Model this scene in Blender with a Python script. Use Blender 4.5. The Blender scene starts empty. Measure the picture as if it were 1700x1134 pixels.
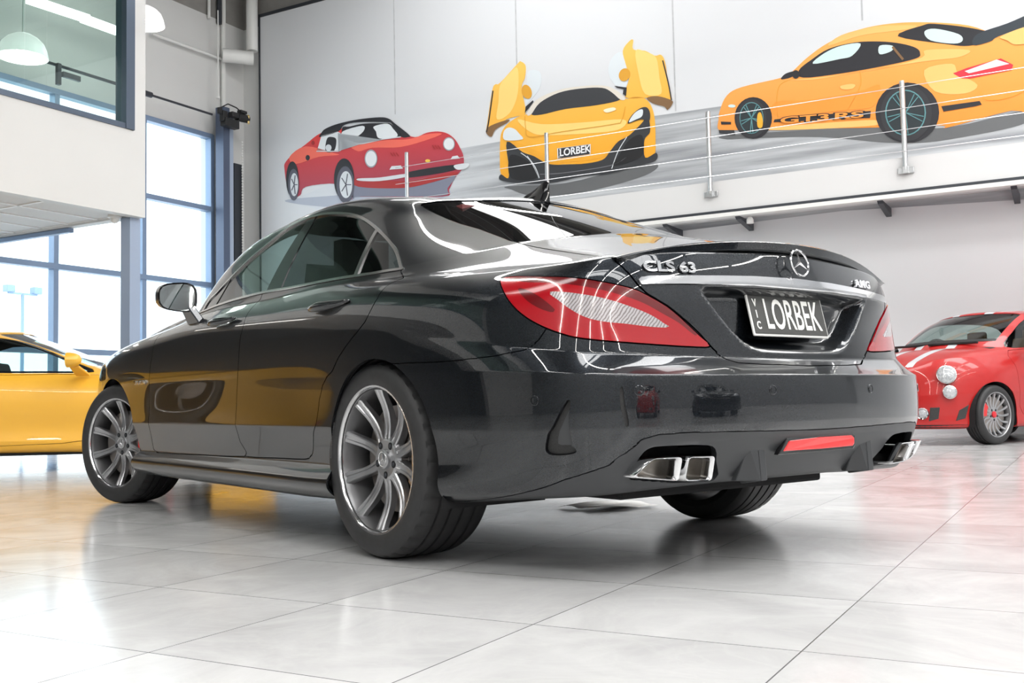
import bpy, bmesh, math, random
import numpy as np
from mathutils import Vector, Matrix
random.seed(4); rng=np.random.default_rng(4)
SC=bpy.context.scene
# ---------------------------------------------------------------- camera
CAM=np.array([-3.018,2.662,.507]); YAW,PITCH,ROLL,FPX=-.660,.0608,-.0201,1702.93
def cam_axes():
    cy,sy=math.cos(YAW),math.sin(YAW);cp,sp=math.cos(PITCH),math.sin(PITCH)
    f=np.array([cy*cp,sy*cp,sp]);r=np.array([sy,-cy,0.]);u=np.cross(r,f)
    c,s=math.cos(ROLL),math.sin(ROLL)
    return r*c+u*s,-r*s+u*c,f
RX,UX,FX=cam_axes()
cd=bpy.data.cameras.new('camera');cam=bpy.data.objects.new('camera',cd);SC.collection.objects.link(cam)
m=Matrix.Identity(4)
for i in range(3): m[i][0],m[i][1],m[i][2],m[i][3]=RX[i],UX[i],-FX[i],CAM[i]
cam.matrix_world=m;cd.sensor_width=36;cd.sensor_fit='HORIZONTAL';cd.lens=FPX/1700*36;cd.clip_start=.05;cd.clip_end=300
SC.camera=cam
# ---------------------------------------------------------------- world (bright overcast daylight)
w=bpy.data.worlds.new('daylight');SC.world=w;w.use_nodes=True
bg=w.node_tree.nodes['Background'];bg.inputs[0].default_value=(.86,.93,1,1);bg.inputs[1].default_value=2.0
# ---------------------------------------------------------------- showroom frame: a runs to the mural wall, b to the glazed wall
TH=-1.173
EA=np.array([math.cos(TH),math.sin(TH),0.]);EB=np.array([-EA[1],EA[0],0.]);O=np.array([CAM[0],CAM[1],0.])
def AB(a,b,z=0.): return tuple(O+EA*a+EB*b+np.array([0,0,z]))
A0,A1,B0,B1,ZC=-9.5,14.8,-13.0,14.3,9.3
def area(name,a,b,z,sa,sb,power,col=(.98,.99,1),rx=0):
    l=bpy.data.lights.new(name,'AREA');l.shape='RECTANGLE';l.size=sa;l.size_y=sb;l.energy=power;l.color=col
    o=bpy.data.objects.new(name,l);SC.collection.objects.link(o);o.location=AB(a,b,z);o.rotation_euler=(rx,0,TH);return o
# overhead area lamps added to brighten the room and the mural
FILL_POS=[(a,b) for a in (-5.5,.5,6.5,12) for b in (-9.,-1.5)]+[(12,7.2),(-6,7.)]
for i,(a,b) in enumerate(FILL_POS): area('added_fill_lamp',a,b,ZC-.35,2.4,6.2,165 if b<3 else 85)
SC.view_settings.view_transform='Standard';SC.view_settings.look='None';SC.view_settings.gamma=1;SC.view_settings.use_curve_mapping=False
SC.view_settings.exposure=0.94
try:
    SC.cycles.use_denoising=True;SC.cycles.max_bounces=10;SC.cycles.transparent_max_bounces=16;SC.cycles.caustics_reflective=False;SC.cycles.caustics_refractive=False
    SC.cycles.sample_clamp_indirect=6
except Exception: pass
# ---------------------------------------------------------------- materials
MATS={}
def mat(name,col=(.8,.8,.8),rough=.5,metal=0,coat=0,spec=.5,emit=None,estr=0,coat_rough=.03,ior=1.5):
    if name in MATS: return MATS[name]
    m=bpy.data.materials.new(name);m.use_nodes=True;b=m.node_tree.nodes['Principled BSDF']
    b.inputs['Base Color'].default_value=(*col,1);b.inputs['Roughness'].default_value=rough;b.inputs['Metallic'].default_value=metal
    b.inputs['Coat Weight'].default_value=coat;b.inputs['Coat Roughness'].default_value=coat_rough;b.inputs['Specular IOR Level'].default_value=spec;b.inputs['IOR'].default_value=ior
    if emit: b.inputs['Emission Color'].default_value=(*emit,1);b.inputs['Emission Strength'].default_value=estr
    MATS[name]=m;return m
def noisy(name,c1,c2,scale,rough=.5,bump=0,detail=4,metal=0,coat=0,r2=None,stretch=(1,1,1)):
    if name in MATS: return MATS[name]
    m=mat(name,c1,rough,metal,coat);nt=m.node_tree;b=nt.nodes['Principled BSDF']
    tc=nt.nodes.new('ShaderNodeTexCoord');mp=nt.nodes.new('ShaderNodeMapping');mp.inputs['Scale'].default_value=stretch
    n=nt.nodes.new('ShaderNodeTexNoise');n.inputs['Scale'].default_value=scale;n.inputs['Detail'].default_value=detail
    mx=nt.nodes.new('ShaderNodeMix');mx.data_type='RGBA';mx.inputs[6].default_value=(*c1,1);mx.inputs[7].default_value=(*c2,1)
    nt.links.new(tc.outputs['Object'],mp.inputs[0]);nt.links.new(mp.outputs[0],n.inputs['Vector']);nt.links.new(n.outputs['Fac'],mx.inputs[0]);nt.links.new(mx.outputs[2],b.inputs['Base Color'])
    if r2 is not None:
        mr=nt.nodes.new('ShaderNodeMapRange');mr.inputs[3].default_value=rough;mr.inputs[4].default_value=r2
        nt.links.new(n.outputs['Fac'],mr.inputs[0]);nt.links.new(mr.outputs[0],b.inputs['Roughness'])
    if bump:
        bp=nt.nodes.new('ShaderNodeBump');bp.inputs['Strength'].default_value=bump;bp.inputs['Distance'].default_value=.01
        nt.links.new(n.outputs['Fac'],bp.inputs['Height']);nt.links.new(bp.outputs[0],b.inputs['Normal'])
    return m
def glassmat(name,tint=(.8,.9,.88),refl=1.0,ior=1.5):
    if name in MATS: return MATS[name]
    m=bpy.data.materials.new(name);m.use_nodes=True;nt=m.node_tree;nt.nodes.clear()
    o=nt.nodes.new('ShaderNodeOutputMaterial');t=nt.nodes.new('ShaderNodeBsdfTransparent');t.inputs[0].default_value=(*tint,1)
    g=nt.nodes.new('ShaderNodeBsdfGlossy');g.inputs[0].default_value=(refl,refl,refl,1);g.inputs['Roughness'].default_value=.0
    lw=nt.nodes.new('ShaderNodeLayerWeight');lw.inputs[0].default_value=.5;pw=nt.nodes.new('ShaderNodeMath');pw.operation='POWER';pw.inputs[1].default_value=5
    f=nt.nodes.new('ShaderNodeMath');f.operation='MULTIPLY_ADD';r0=((ior-1)/(ior+1))**2;f.inputs[1].default_value=1-r0;f.inputs[2].default_value=r0;x=nt.nodes.new('ShaderNodeMixShader')
    nt.links.new(lw.outputs['Facing'],pw.inputs[0]);nt.links.new(pw.outputs[0],f.inputs[0]);nt.links.new(f.outputs[0],x.inputs[0]);nt.links.new(t.outputs[0],x.inputs[1]);nt.links.new(g.outputs[0],x.inputs[2]);nt.links.new(x.outputs[0],o.inputs[0])
    MATS[name]=m;return m
def paint(name,base,metal=0.,rough=.45,flake=False):
    m=mat(name,base,rough,metal,1.0 if flake else .55,coat_rough=.012)
    if flake: m.node_tree.nodes['Principled BSDF'].inputs['Coat IOR'].default_value=1.62
    if flake:
        nt=m.node_tree;b=nt.nodes['Principled BSDF'];tc=nt.nodes.new('ShaderNodeTexCoord');v=nt.nodes.new('ShaderNodeTexVoronoi');v.inputs['Scale'].default_value=900
        mr=nt.nodes.new('ShaderNodeMapRange');mr.inputs[3].default_value=.5;mr.inputs[4].default_value=1.7
        mx=nt.nodes.new('ShaderNodeVectorMath');mx.operation='SCALE';mx.inputs[0].default_value=base
        nt.links.new(tc.outputs['Object'],v.inputs['Vector']);nt.links.new(v.outputs['Color'],mr.inputs[0]);nt.links.new(mr.outputs[0],mx.inputs['Scale']);nt.links.new(mx.outputs[0],b.inputs['Base Color'])
    return m
# ---------------------------------------------------------------- object helpers
def link(o,parent=None):
    SC.collection.objects.link(o)
    if parent: o.parent=parent
    return o
def tag(o,label=None,cat=None,group=None,kind=None):
    if label:o['label']=label
    if cat:o['category']=cat
    if group:o['group']=group
    if kind:o['kind']=kind
    return o
def empty(name,loc=(0,0,0),rz=0,label=None,cat=None,group=None):
    o=bpy.data.objects.new(name,None);o.empty_display_size=.1;link(o);o.location=loc;o.rotation_euler=(0,0,rz);return tag(o,label,cat,group)
class MB:
    def __init__(s): s.v=[];s.f=[];s.m=[];s.cur=0
    def add(s,v,f):
        k=len(s.v);s.v+= [tuple(map(float,x)) for x in v];s.f+=[tuple(i+k for i in g) for g in f];s.m+=[s.cur]*len(f);return s
    def box(s,c,d,ax=None):
        ax=ax or ((1,0,0),(0,1,0),(0,0,1));A=[np.array(x,float)*h/2 for x,h in zip(ax,d)];c=np.array(c,float)
        v=[c+A[0]*i+A[1]*j+A[2]*k for i in(-1,1) for j in(-1,1) for k in(-1,1)]
        return s.add(v,[(0,1,3,2),(4,6,7,5),(0,4,5,1),(2,3,7,6),(0,2,6,4),(1,5,7,3)])
    def prism(s,pts,n0,off):  # pts 3D loop, extruded by vector off
        pts=[np.array(q,float) for q in pts];off=np.array(off,float);n=len(pts)
        return s.add(pts+[q+off for q in pts],[tuple(range(n))[::-1],tuple(range(n,2*n))]+[(i,(i+1)%n,n+(i+1)%n,n+i) for i in range(n)])
    def tube(s,path,r,n=10,closed=False,cap=True):
        P=[np.array(q,float) for q in path];k=len(s.v);up=None;L=len(P);rr=r if hasattr(r,'__len__') else [r]*L;V=[]
        for i,q in enumerate(P):
            t=P[(i+1)%L]-P[i-1] if closed else P[min(i+1,L-1)]-P[max(i-1,0)]
            t=t/(np.linalg.norm(t)+1e-12)
            if up is None: up=np.cross(t,[0,0,1.] if abs(t[2])<.9 else [1.,0,0])
            up=up-t*(up@t);up/=np.linalg.norm(up)+1e-12;w=np.cross(t,up)
            V+=[q+rr[i]*(up*math.cos(a)+w*math.sin(a)) for a in np.linspace(0,2*math.pi,n,endpoint=False)]
        F=[(i*n+j,i*n+(j+1)%n,((i+1)%L)*n+(j+1)%n,((i+1)%L)*n+j) for i in range(L if closed else L-1) for j in range(n)]
        if not closed and cap: F+=[tuple(range(n))[::-1],tuple((L-1)*n+j for j in range(n))]
        return s.add(V,F)
    def lathe(s,prof,c,axis,n=48,closed=False):
        # prof: list of (radius, offset along axis)
        ax=np.array(axis,float);ax/=np.linalg.norm(ax);u=np.cross(ax,[0,0,1.] if abs(ax[2])<.9 else [1.,0,0]);u/=np.linalg.norm(u);w=np.cross(ax,u);c=np.array(c,float)
        V=[c+ax*h+r*(u*math.cos(t)+w*math.sin(t)) for t in np.linspace(0,2*math.pi,n,endpoint=False) for r,h in prof];L=len(prof)
        F=[(i*L+j,i*L+(j+1)%L,((i+1)%n)*L+(j+1)%L,((i+1)%n)*L+j) for i in range(n) for j in range(L if closed else L-1)]
        return s.add(V,F)
    def grid(s,G):
        G=np.array(G,float);r,c=G.shape[:2]
        return s.add(G.reshape(-1,3),[(i*c+j,i*c+j+1,(i+1)*c+j+1,(i+1)*c+j) for i in range(r-1) for j in range(c-1)])
    def build(s,name,mats,parent=None,smooth=False,bevel=0,fix=True,angle=None):
        me=bpy.data.meshes.new(name);me.from_pydata(s.v,[],s.f)
        if not isinstance(mats,(list,tuple)): mats=[mats]
        for q in mats: me.materials.append(q)
        if len(mats)>1: me.polygons.foreach_set('material_index',s.m)
        if fix:
            bm=bmesh.new();bm.from_mesh(me);bmesh.ops.recalc_face_normals(bm,faces=bm.faces);bm.to_mesh(me);bm.free()
        if smooth:
            me.polygons.foreach_set('use_smooth',[True]*len(me.polygons))
            if angle is not None: me.set_sharp_from_angle(angle=math.radians(angle))
        me.update();o=link(bpy.data.objects.new(name,me),parent)
        if bevel:
            b=o.modifiers.new('bevel','BEVEL');b.width=bevel;b.segments=2;b.limit_method='ANGLE';b.angle_limit=.6
        return o
RAX=(tuple(EA),tuple(EB),(0,0,1))
def rbox(mb,a0,a1,b0,b1,z0,z1): return mb.box(AB((a0+a1)/2,(b0+b1)/2,(z0+z1)/2),(abs(a1-a0),abs(b1-b0),abs(z1-z0)),RAX)
def pxray(x,y): return RX*(x-850)/FPX-UX*(y-567)/FPX+FX
def on_a(x,y,a0):
    d=pxray(x,y);return CAM+d*(a0/(d@EA))
def on_b(x,y,b0):
    d=pxray(x,y);return CAM+d*(b0/(d@EB))
def on_z(x,y,z=0.):
    d=pxray(x,y);return CAM+d*((z-CAM[2])/d[2])
def text_mesh(name,body,size,mat_,M,parent=None,extrude=.002,bold=0.,sx=1.,align='CENTER',bend=None):
    """flat lettering -> mesh, placed with 4x4 matrix M (x right, y up, z out)"""
    cu=bpy.data.curves.new(name,'FONT');cu.body=body;cu.size=size;cu.extrude=extrude;cu.offset=bold;cu.align_x=align;cu.align_y='CENTER';cu.resolution_u=4
    t=bpy.data.objects.new(name,cu);SC.collection.objects.link(t);bpy.context.view_layer.update()
    me=bpy.data.meshes.new_from_object(t.evaluated_get(bpy.context.evaluated_depsgraph_get()));bpy.data.objects.remove(t);bpy.data.curves.remove(cu)
    co=np.empty(len(me.vertices)*3);me.vertices.foreach_get('co',co);co=co.reshape(-1,3);co[:,0]*=sx
    if bend: co=bend(co)
    else:
        R_=np.array(M)[:3,:3];co=co@R_.T+np.array(M)[:3,3]
    me.vertices.foreach_set('co',co.ravel());me.materials.clear();me.materials.append(mat_);me.update();me.name=name
    return link(bpy.data.objects.new(name,me),parent)
def frameM(o,x,y):
    x=np.array(x,float);x/=np.linalg.norm(x);y=np.array(y,float);y=y-x*(x@y);y/=np.linalg.norm(y);z=np.cross(x,y)
    M=np.eye(4);M[:3,0],M[:3,1],M[:3,2],M[:3,3]=x,y,z,o;return M
# ---------------------------------------------------------------- sheet cutting
class Sheet:
    def __init__(s,V,N,UV,F): s.V,s.N,s.UV,s.F=V,N,UV,F
    def compact(s):
        if not s.F: return Sheet(s.V[:0],s.N[:0],s.UV[:0],[])
        idx=np.unique(np.fromiter((i for f in s.F for i in f),int));mp=np.full(len(s.V),-1);mp[idx]=np.arange(len(idx))
        return Sheet(s.V[idx],s.N[idx],s.UV[idx],[tuple(mp[list(f)]) for f in s.F])
def clip(S,val):
    """split the sheet where val changes sign -> (val<0 part, val>=0 part)"""
    V=list(S.V);N=list(S.N);UV=list(S.UV);pos=(val>=0).tolist();E={};A=[];B=[];vl=val.tolist()
    def cut(i,j):
        k=(i,j) if i<j else (j,i)
        if k not in E:
            a,b=k;t=vl[a]/(vl[a]-vl[b]);E[k]=len(V)
            V.append(S.V[a]*(1-t)+S.V[b]*t);n=S.N[a]*(1-t)+S.N[b]*t;N.append(n/(np.linalg.norm(n)+1e-12));UV.append(S.UV[a]*(1-t)+S.UV[b]*t)
        return E[k]
    for f in S.F:
        q=[pos[i] for i in f]
        if all(q): B.append(f);continue
        if not any(q): A.append(f);continue
        fa=[];fb=[];n=len(f)
        for k in range(n):
            i,j=f[k],f[(k+1)%n]
            (fb if pos[i] else fa).append(i)
            if pos[i]!=pos[j]: c=cut(i,j);fa.append(c);fb.append(c)
        if len(fa)>2:A.append(tuple(fa))
        if len(fb)>2:B.append(tuple(fb))
    V=np.array(V);N=np.array(N);UV=np.array(UV)
    return Sheet(V,N,UV,A).compact(),Sheet(V,N,UV,B).compact()
def inside2(P,poly):
    x,y=P[:,0],P[:,1];r=np.zeros(len(P),bool);n=len(poly)
    for i in range(n):
        x1,y1=poly[i];x2,y2=poly[(i+1)%n]
        c=((y1>y)!=(y2>y));
        if y1!=y2: r^=c&(x<(x2-x1)*(y-y1)/(y2-y1)+x1)
    return r
def segdist(P,L,closed):
    d=np.full(len(P),1e9);n=len(L)
    for i in range(n if closed else n-1):
        a=L[i];b=L[(i+1)%n];ab=b-a;t=np.clip(((P-a)@ab)/(ab@ab+1e-18),0,1);d=np.minimum(d,np.linalg.norm(P-a-t[:,None]*ab,axis=1))
    return d
def smooth_loop(L,k=4,closed=True):
    L=np.array(L,float);n=len(L);out=[]
    for i in range(n if closed else n-1):
        p0=L[(i-1)%n] if closed or i>0 else L[i];p1=L[i];p2=L[(i+1)%n];p3=L[(i+2)%n] if closed or i<n-2 else L[(i+1)%n]
        for t in np.arange(k)/k: out.append(.5*((2*p1)+(-p0+p2)*t+(2*p0-5*p1+4*p2-p3)*t*t+(-p0+3*p1-3*p2+p3)*t**3))
    if not closed: out.append(L[-1])
    return np.array(out)
def sheet_mesh(name,S,mats,parent=None,mirror=True,only=None,rim=.008,lift=0.):
    """mesh from a half sheet; mirror adds the other flank, only='R' builds just the mirrored flank; rim folds the cut edges inward"""
    if not S.F: return None
    V=S.V+S.N*lift;N=S.N;F=list(S.F)
    if rim:
        cnt={}
        for f in F:
            for k in range(len(f)):
                i,j=f[k],f[(k+1)%len(f)];e=(min(i,j),max(i,j));cnt[e]=None if e in cnt else (i,j)
        mp={};nv=[];nn=[];base=len(V)
        def inn(i):
            if i not in mp: mp[i]=base+len(nv);nv.append(V[i]-N[i]*rim);nn.append(N[i])
            return mp[i]
        for e,d in cnt.items():
            if d is None: continue
            i,j=d
            if abs(V[i][1])<1e-4 and abs(V[j][1])<1e-4: continue
            F.append((j,i,inn(i),inn(j)))
        if nv: V=np.vstack([V,nv]);N=np.vstack([N,nn])
    nmain=len(S.F)
    fl=[0]*nmain+[1]*(len(F)-nmain)
    VV,NN,FF,FL=[],[],[],[]
    if only!='R': VV.append(V);NN.append(N);FF+=F;FL+=fl
    if mirror or only=='R':
        k=sum(len(v) for v in VV);VV.append(V*[1,-1,1]);NN.append(N*[1,-1,1]);FF+=[tuple(i+k for i in f[::-1]) for f in F];FL+=fl
    V=np.vstack(VV);N=np.vstack(NN)
    me=bpy.data.meshes.new(name);me.from_pydata(V.tolist(),[],FF)
    for q in (mats if isinstance(mats,(list,tuple)) else [mats]): me.materials.append(q)
    me.polygons.foreach_set('use_smooth',[True]*len(FF))
    # orient faces to the stored outward normals
    me.update()
    ln=np.empty((len(me.loops),3));vi=np.empty(len(me.loops),int);me.loops.foreach_get('vertex_index',vi);ln=N[vi].copy()
    pn=np.empty(len(FF)*3);me.polygons.foreach_get('normal',pn);pn=pn.reshape(-1,3)
    ls=np.empty(len(FF),int);me.polygons.foreach_get('loop_start',ls);lt=np.empty(len(FF),int);me.polygons.foreach_get('loop_total',lt)
    for k in range(len(FF)):
        if FL[k]: ln[ls[k]:ls[k]+lt[k]]=pn[k]
    me.normals_split_custom_set(ln.tolist())
    return link(bpy.data.objects.new(name,me),parent)

# ================================================================= the showroom
M_white=noisy('white_wall_paint',(.68,.68,.67),(.72,.72,.71),1.5,.55)
M_conc=noisy('bare_concrete',(.22,.21,.20),(.34,.33,.31),3.,.8,.3)
M_frame=mat('grey_blue_frame',(.24,.33,.48),.4,.3)
M_steel=mat('brushed_steel',(.55,.56,.57),.32,.9)
M_dark=mat('dark_steel',(.05,.055,.065),.45,.4)
M_black=mat('black_plastic',(.012,.012,.013),.45)
M_pipe=mat('white_pipe',(.8,.8,.78),.35)
M_tube=mat('strip_light_tube',(1,1,1),.5,emit=(1,.97,.91),estr=24)
M_lamp=mat('white_lamp_glow',(1,1,1),.5,emit=(1,.97,.92),estr=2.5)
# tiled floor: grout grid measured in the room frame, soft marbling inside each tile
def floor_mat():
    m=mat('grey_stone_tile',(.5,.49,.48),.12);nt=m.node_tree;b=nt.nodes['Principled BSDF'];L=nt.links.new;n=nt.nodes.new
    g=n('ShaderNodeNewGeometry');sep=n('ShaderNodeSeparateXYZ');L(g.outputs['Position'],sep.inputs[0])
    def mth(op,a,b_=None,c=None):
        x=n('ShaderNodeMath');x.operation=op
        for i,q in enumerate((a,b_,c)):
            if q is None: continue
            if isinstance(q,(int,float)): x.inputs[i].default_value=q
            else: L(q,x.inputs[i])
        return x.outputs[0]
    def coord(E_,off,pitch):
        a=mth('ADD',mth('MULTIPLY',sep.outputs[0],float(E_[0])),mth('MULTIPLY',sep.outputs[1],float(E_[1])))
        return mth('DIVIDE',mth('SUBTRACT',a,float(O@E_)+off),pitch)
    ca,cb=coord(EA,1.53,.573),coord(EB,.532,.612)
    def line(c,pitch):
        fr=mth('FRACT',c);d=mth('MINIMUM',fr,mth('SUBTRACT',1.,fr));return mth('LESS_THAN',mth('MULTIPLY',d,pitch),.0016)
    gl=mth('MAXIMUM',line(ca,.573),line(cb,.612))
    cx=n('ShaderNodeCombineXYZ');L(mth('FLOOR',ca),cx.inputs[0]);L(mth('FLOOR',cb),cx.inputs[1])
    wn=n('ShaderNodeTexWhiteNoise');wn.noise_dimensions='3D';L(cx.outputs[0],wn.inputs['Vector'])
    off=n('ShaderNodeVectorMath');off.operation='MULTIPLY_ADD';L(wn.outputs['Color'],off.inputs[0]);off.inputs[1].default_value=(30,30,30);L(g.outputs['Position'],off.inputs[2])
    no=n('ShaderNodeTexNoise');no.inputs['Scale'].default_value=1.7;no.inputs['Detail'].default_value=7;no.inputs['Roughness'].default_value=.62;no.inputs['Distortion'].default_value=1.6;L(off.outputs[0],no.inputs['Vector'])
    n2=n('ShaderNodeTexNoise');n2.inputs['Scale'].default_value=2.6;n2.inputs['Detail'].default_value=5;n2.inputs['Distortion'].default_value=2.5;L(off.outputs[0],n2.inputs['Vector'])
    vein=mth('SUBTRACT',1.,mth('MINIMUM',mth('MULTIPLY',mth('ABSOLUTE',mth('SUBTRACT',n2.outputs['Fac'],.5)),28.),1.))
    cr=n('ShaderNodeValToRGB');e=cr.color_ramp.elements;e[0].position=.3;e[0].color=(.46,.46,.46,1);e[1].position=.7;e[1].color=(.60,.60,.60,1);L(no.outputs['Fac'],cr.inputs[0])
    m1=n('ShaderNodeMix');m1.data_type='RGBA';m1.inputs[7].default_value=(.62,.62,.61,1);L(mth('MULTIPLY',vein,.16),m1.inputs[0]);L(cr.outputs[0],m1.inputs[6])
    tv=n('ShaderNodeHueSaturation');L(mth('ADD',.95,mth('MULTIPLY',wn.outputs['Value'],.1)),tv.inputs['Value']);L(m1.outputs[2],tv.inputs['Color'])
    m2=n('ShaderNodeMix');m2.data_type='RGBA';m2.inputs[7].default_value=(.13,.13,.13,1);L(gl,m2.inputs[0]);L(tv.outputs[0],m2.inputs[6]);L(m2.outputs[2],b.inputs['Base Color'])
    mr=n('ShaderNodeMapRange');mr.inputs[3].default_value=.09;mr.inputs[4].default_value=.24;L(no.outputs['Fac'],mr.inputs[0]);L(mr.outputs[0],b.inputs['Roughness'])
    bp=n('ShaderNodeBump');bp.inputs['Strength'].default_value=.12;bp.inputs['Distance'].default_value=.002;L(mth('SUBTRACT',n2.outputs['Fac'],gl),bp.inputs['Height']);L(bp.outputs[0],b.inputs['Normal'])
    return m
def struct(name,mb,m,**k): return tag(mb.build(name,m,**k),kind='structure')
struct('floor',rbox(rbox(MB(),A0-.3,A1+.4,B0-.3,B1+.3,-.12,0),-6.2,7.4,B1+.3,16.6,-.12,0),floor_mat())
# outside ground
struct('ground',rbox(MB(),-30,30,B1+.3,60,-.3,-.14),noisy('pale_forecourt',(.7,.7,.7),(.78,.78,.78),.6,.8))
# walls
wm=MB();rbox(wm,A1,A1+.3,B0,B1+.3,0,8.0);struct('wall_mural_side',wm,M_white)
wm=MB();rbox(wm,A1,A1+.3,B0,B1+.3,8.0,ZC);struct('wall_upper_concrete_mural_side',wm,M_conc)
wm=MB();rbox(wm,A0-.3,A0,B0,B1+.3,0,ZC);M_grey=noisy('grey_showroom_wall',(.30,.31,.32),(.34,.35,.36),1.2,.6);struct('wall_back',wm,M_grey)
wm=MB();rbox(wm,A0-.3,A1,B0-.3,B0,0,ZC);struct('wall_right',wm,M_grey)
# window side wall: opening from the floor to 5.72 m between a=-6 and a=13.95
wm=MB();rbox(wm,A0,A1,B1,B1+.3,5.72,8.0);rbox(wm,A0,7.4,B1,B1+.3,3.1,5.72);rbox(wm,A0,-6,B1,B1+.3,0,3.1);rbox(wm,13.95,A1,B1,B1+.3,0,5.72);struct('wall_window_side',wm,M_white)
wm=MB();rbox(wm,A0,A1,B1,B1+.3,8.0,ZC);struct('wall_upper_concrete_window_side',wm,M_conc)
# vertical joints of the wall panels
tm=MB()
for q in ((1272,365),(1657,330)):
    b=float((on_a(*q,A1)-O)@EB);rbox(tm,A1-.006,A1,b-.006,b+.006,0,3.4)
struct('trim_2',tm,mat('panel_joint',(.42,.42,.42),.7))
# ceiling: dark metal deck with beams
cm=MB();rbox(cm,A0-.3,A1+.3,B0-.3,B1+.3,ZC,ZC+.2);struct('ceiling',cm,noisy('dark_deck',(.10,.10,.105),(.14,.14,.14),4,.7))
M_beam=mat('painted_beam',(.20,.20,.20),.55)
for i,a in enumerate(np.arange(-8,14,3.1)):
    bm_=MB();rbox(bm_,a-.1,a+.1,B0,B1,ZC-.55,ZC-.5);rbox(bm_,a-.1,a+.1,B0,B1,ZC-.02,ZC);rbox(bm_,a-.015,a+.015,B0,B1,ZC-.5,ZC-.02)
    struct('trim_%d'%(3+i),bm_,M_beam)
# glowing panels added just above the fill lamps
for a,b in FILL_POS:
    t=MB();rbox(t,a-1.25,a+1.25,b-3.2,b+3.2,ZC-.30,ZC-.25)
    o=t.build('roof_glow',mat('fill_panel_glow',(1,1,1),.5,emit=(1,.98,.95),estr=0.8));tag(o,'flat white glowing panel added under the dark ceiling to brighten the room','roof light','added fill panels')
# strip lights hanging in rows
for i,b in enumerate((-11,-7,-3.,1.,5.)):
    for j in range(6):
        a=-8.4+j*3.5
        root=empty('strip_light',AB(a,b,5.6),TH,'long white strip light hanging in a row under the ceiling','strip light','strip lights under the ceiling')
        h=MB();h.box((0,0,.04),(3.3,.10,.05));h.build('housing',M_pipe,root)
        t=MB();t.box((0,0,0),(3.3,.07,.04));t.build('tube',M_tube,root)
        for s in(-1.4,1.4):
            c=MB();c.tube([(s,0,.06),(s,0,ZC-5.6-.02)],.006,6);c.build('hanger',M_steel,root)
# ---------------------------------------------------------------- glazed wall on the left
GL=glassmat('window_glass',(.93,.97,.97))
wn=0
A_M=[7.45,9.0,10.6,12.35,13.95]
fr=MB()
for a in A_M: rbox(fr,a-.045,a+.045,B1-.02,B1+.12,0,5.72)
for z in (.05,1.5,2.85,4.29,5.68):
    rbox(fr,7.4,13.95,B1-.03,B1+.12,z-.05,z+.04)
struct('window_1',fr,M_frame)
for i in range(len(A_M)-1):
    g=MB();rbox(g,A_M[i]+.04,A_M[i+1]-.04,B1+.04,B1+.05,.1,5.64);struct('window_%d'%(i+2),g,GL)
# roller shutter guide, its curtain edge and the drive motor
root=empty('roller_shutter_guide',AB(14.1,B1-.2,0),TH,'tall blue-grey steel roller shutter guide beside the glazed opening','shutter guide')
g=MB();g.box((-.12,-.05,3.1),(.16,.2,6.2));g.build('guide_channel',mat('guide_blue_grey',(.10,.13,.20),.4,.3),root)
g=MB();g.box((.05,-.06,3.05),(.14,.05,6.1));g.build('guide_plate',mat('pale_blue_plate',(.42,.5,.62),.4,.2),root)
g=MB();g.box((.26,-.02,2.6),(.2,.1,5.2));g.build('chain_cover',M_dark,root)
g=MB()
for k in range(95): g.lathe([(.001,-.022),(.016,-.012),(.016,.012),(.001,.022)],(.32,-.12,.55+k*.054),(0,0,1),6)
g.build('chain',M_pipe,root)
P0=on_b(383,195,B1-.45);pl=(P0-O)
root=empty('shutter_motor',tuple(P0),TH,'black shutter motor with brass end mounted high beside the corner','motor')
g=MB();g.box((-.02,0,-.12),(.36,.14,.16));g.box((-.18,0,-.02),(.12,.1,.2));g.box((.1,0,.06),(.22,.12,.1));g.box((-.28,.0,.06),(.08,.06,.12));g.build('gear_case',M_black,root,bevel=.01)
g=MB();g.lathe([(0,-.14),(.075,-.14),(.08,0),(.075,.14),(0,.14)],(.30,0,.06),(1,.0,.05),20);g.box((.30,0,.17),(.16,.1,.05));g.build('motor_body',M_black,root,smooth=True,angle=35)
g=MB();g.lathe([(0,.0),(.055,.0),(.05,.03),(0,.035)],(.42,-.03,.09),(.6,-.8,0),16);g.lathe([(0,.0),(.04,.0),(.035,.03),(0,.03)],(.42,-.03,.0),(.6,-.8,0),16);g.build('brass_cap',mat('brass',(.75,.58,.25),.3,.9),root,smooth=True,angle=40)
g=MB();g.tube([(-.3,0,.1),(-.12,-.05,.22),(.1,-.05,.2),(.3,0,.16)],.012,6);g.build('cable',M_black,root)
# shutter shaft running along the top of the opening
s=MB();q0=on_b(352,190,B1-.4);q1=on_b(245,156,B1-.4);s.tube([q0,q1-EA*3],.022,8);s.lathe([(0,-.08),(.05,-.08),(.05,.08),(0,.08)],q1,EA,12)
tag(s.build('shutter_shaft',M_dark),'thin dark steel shutter shaft above the tall glazed opening','shaft')
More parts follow.
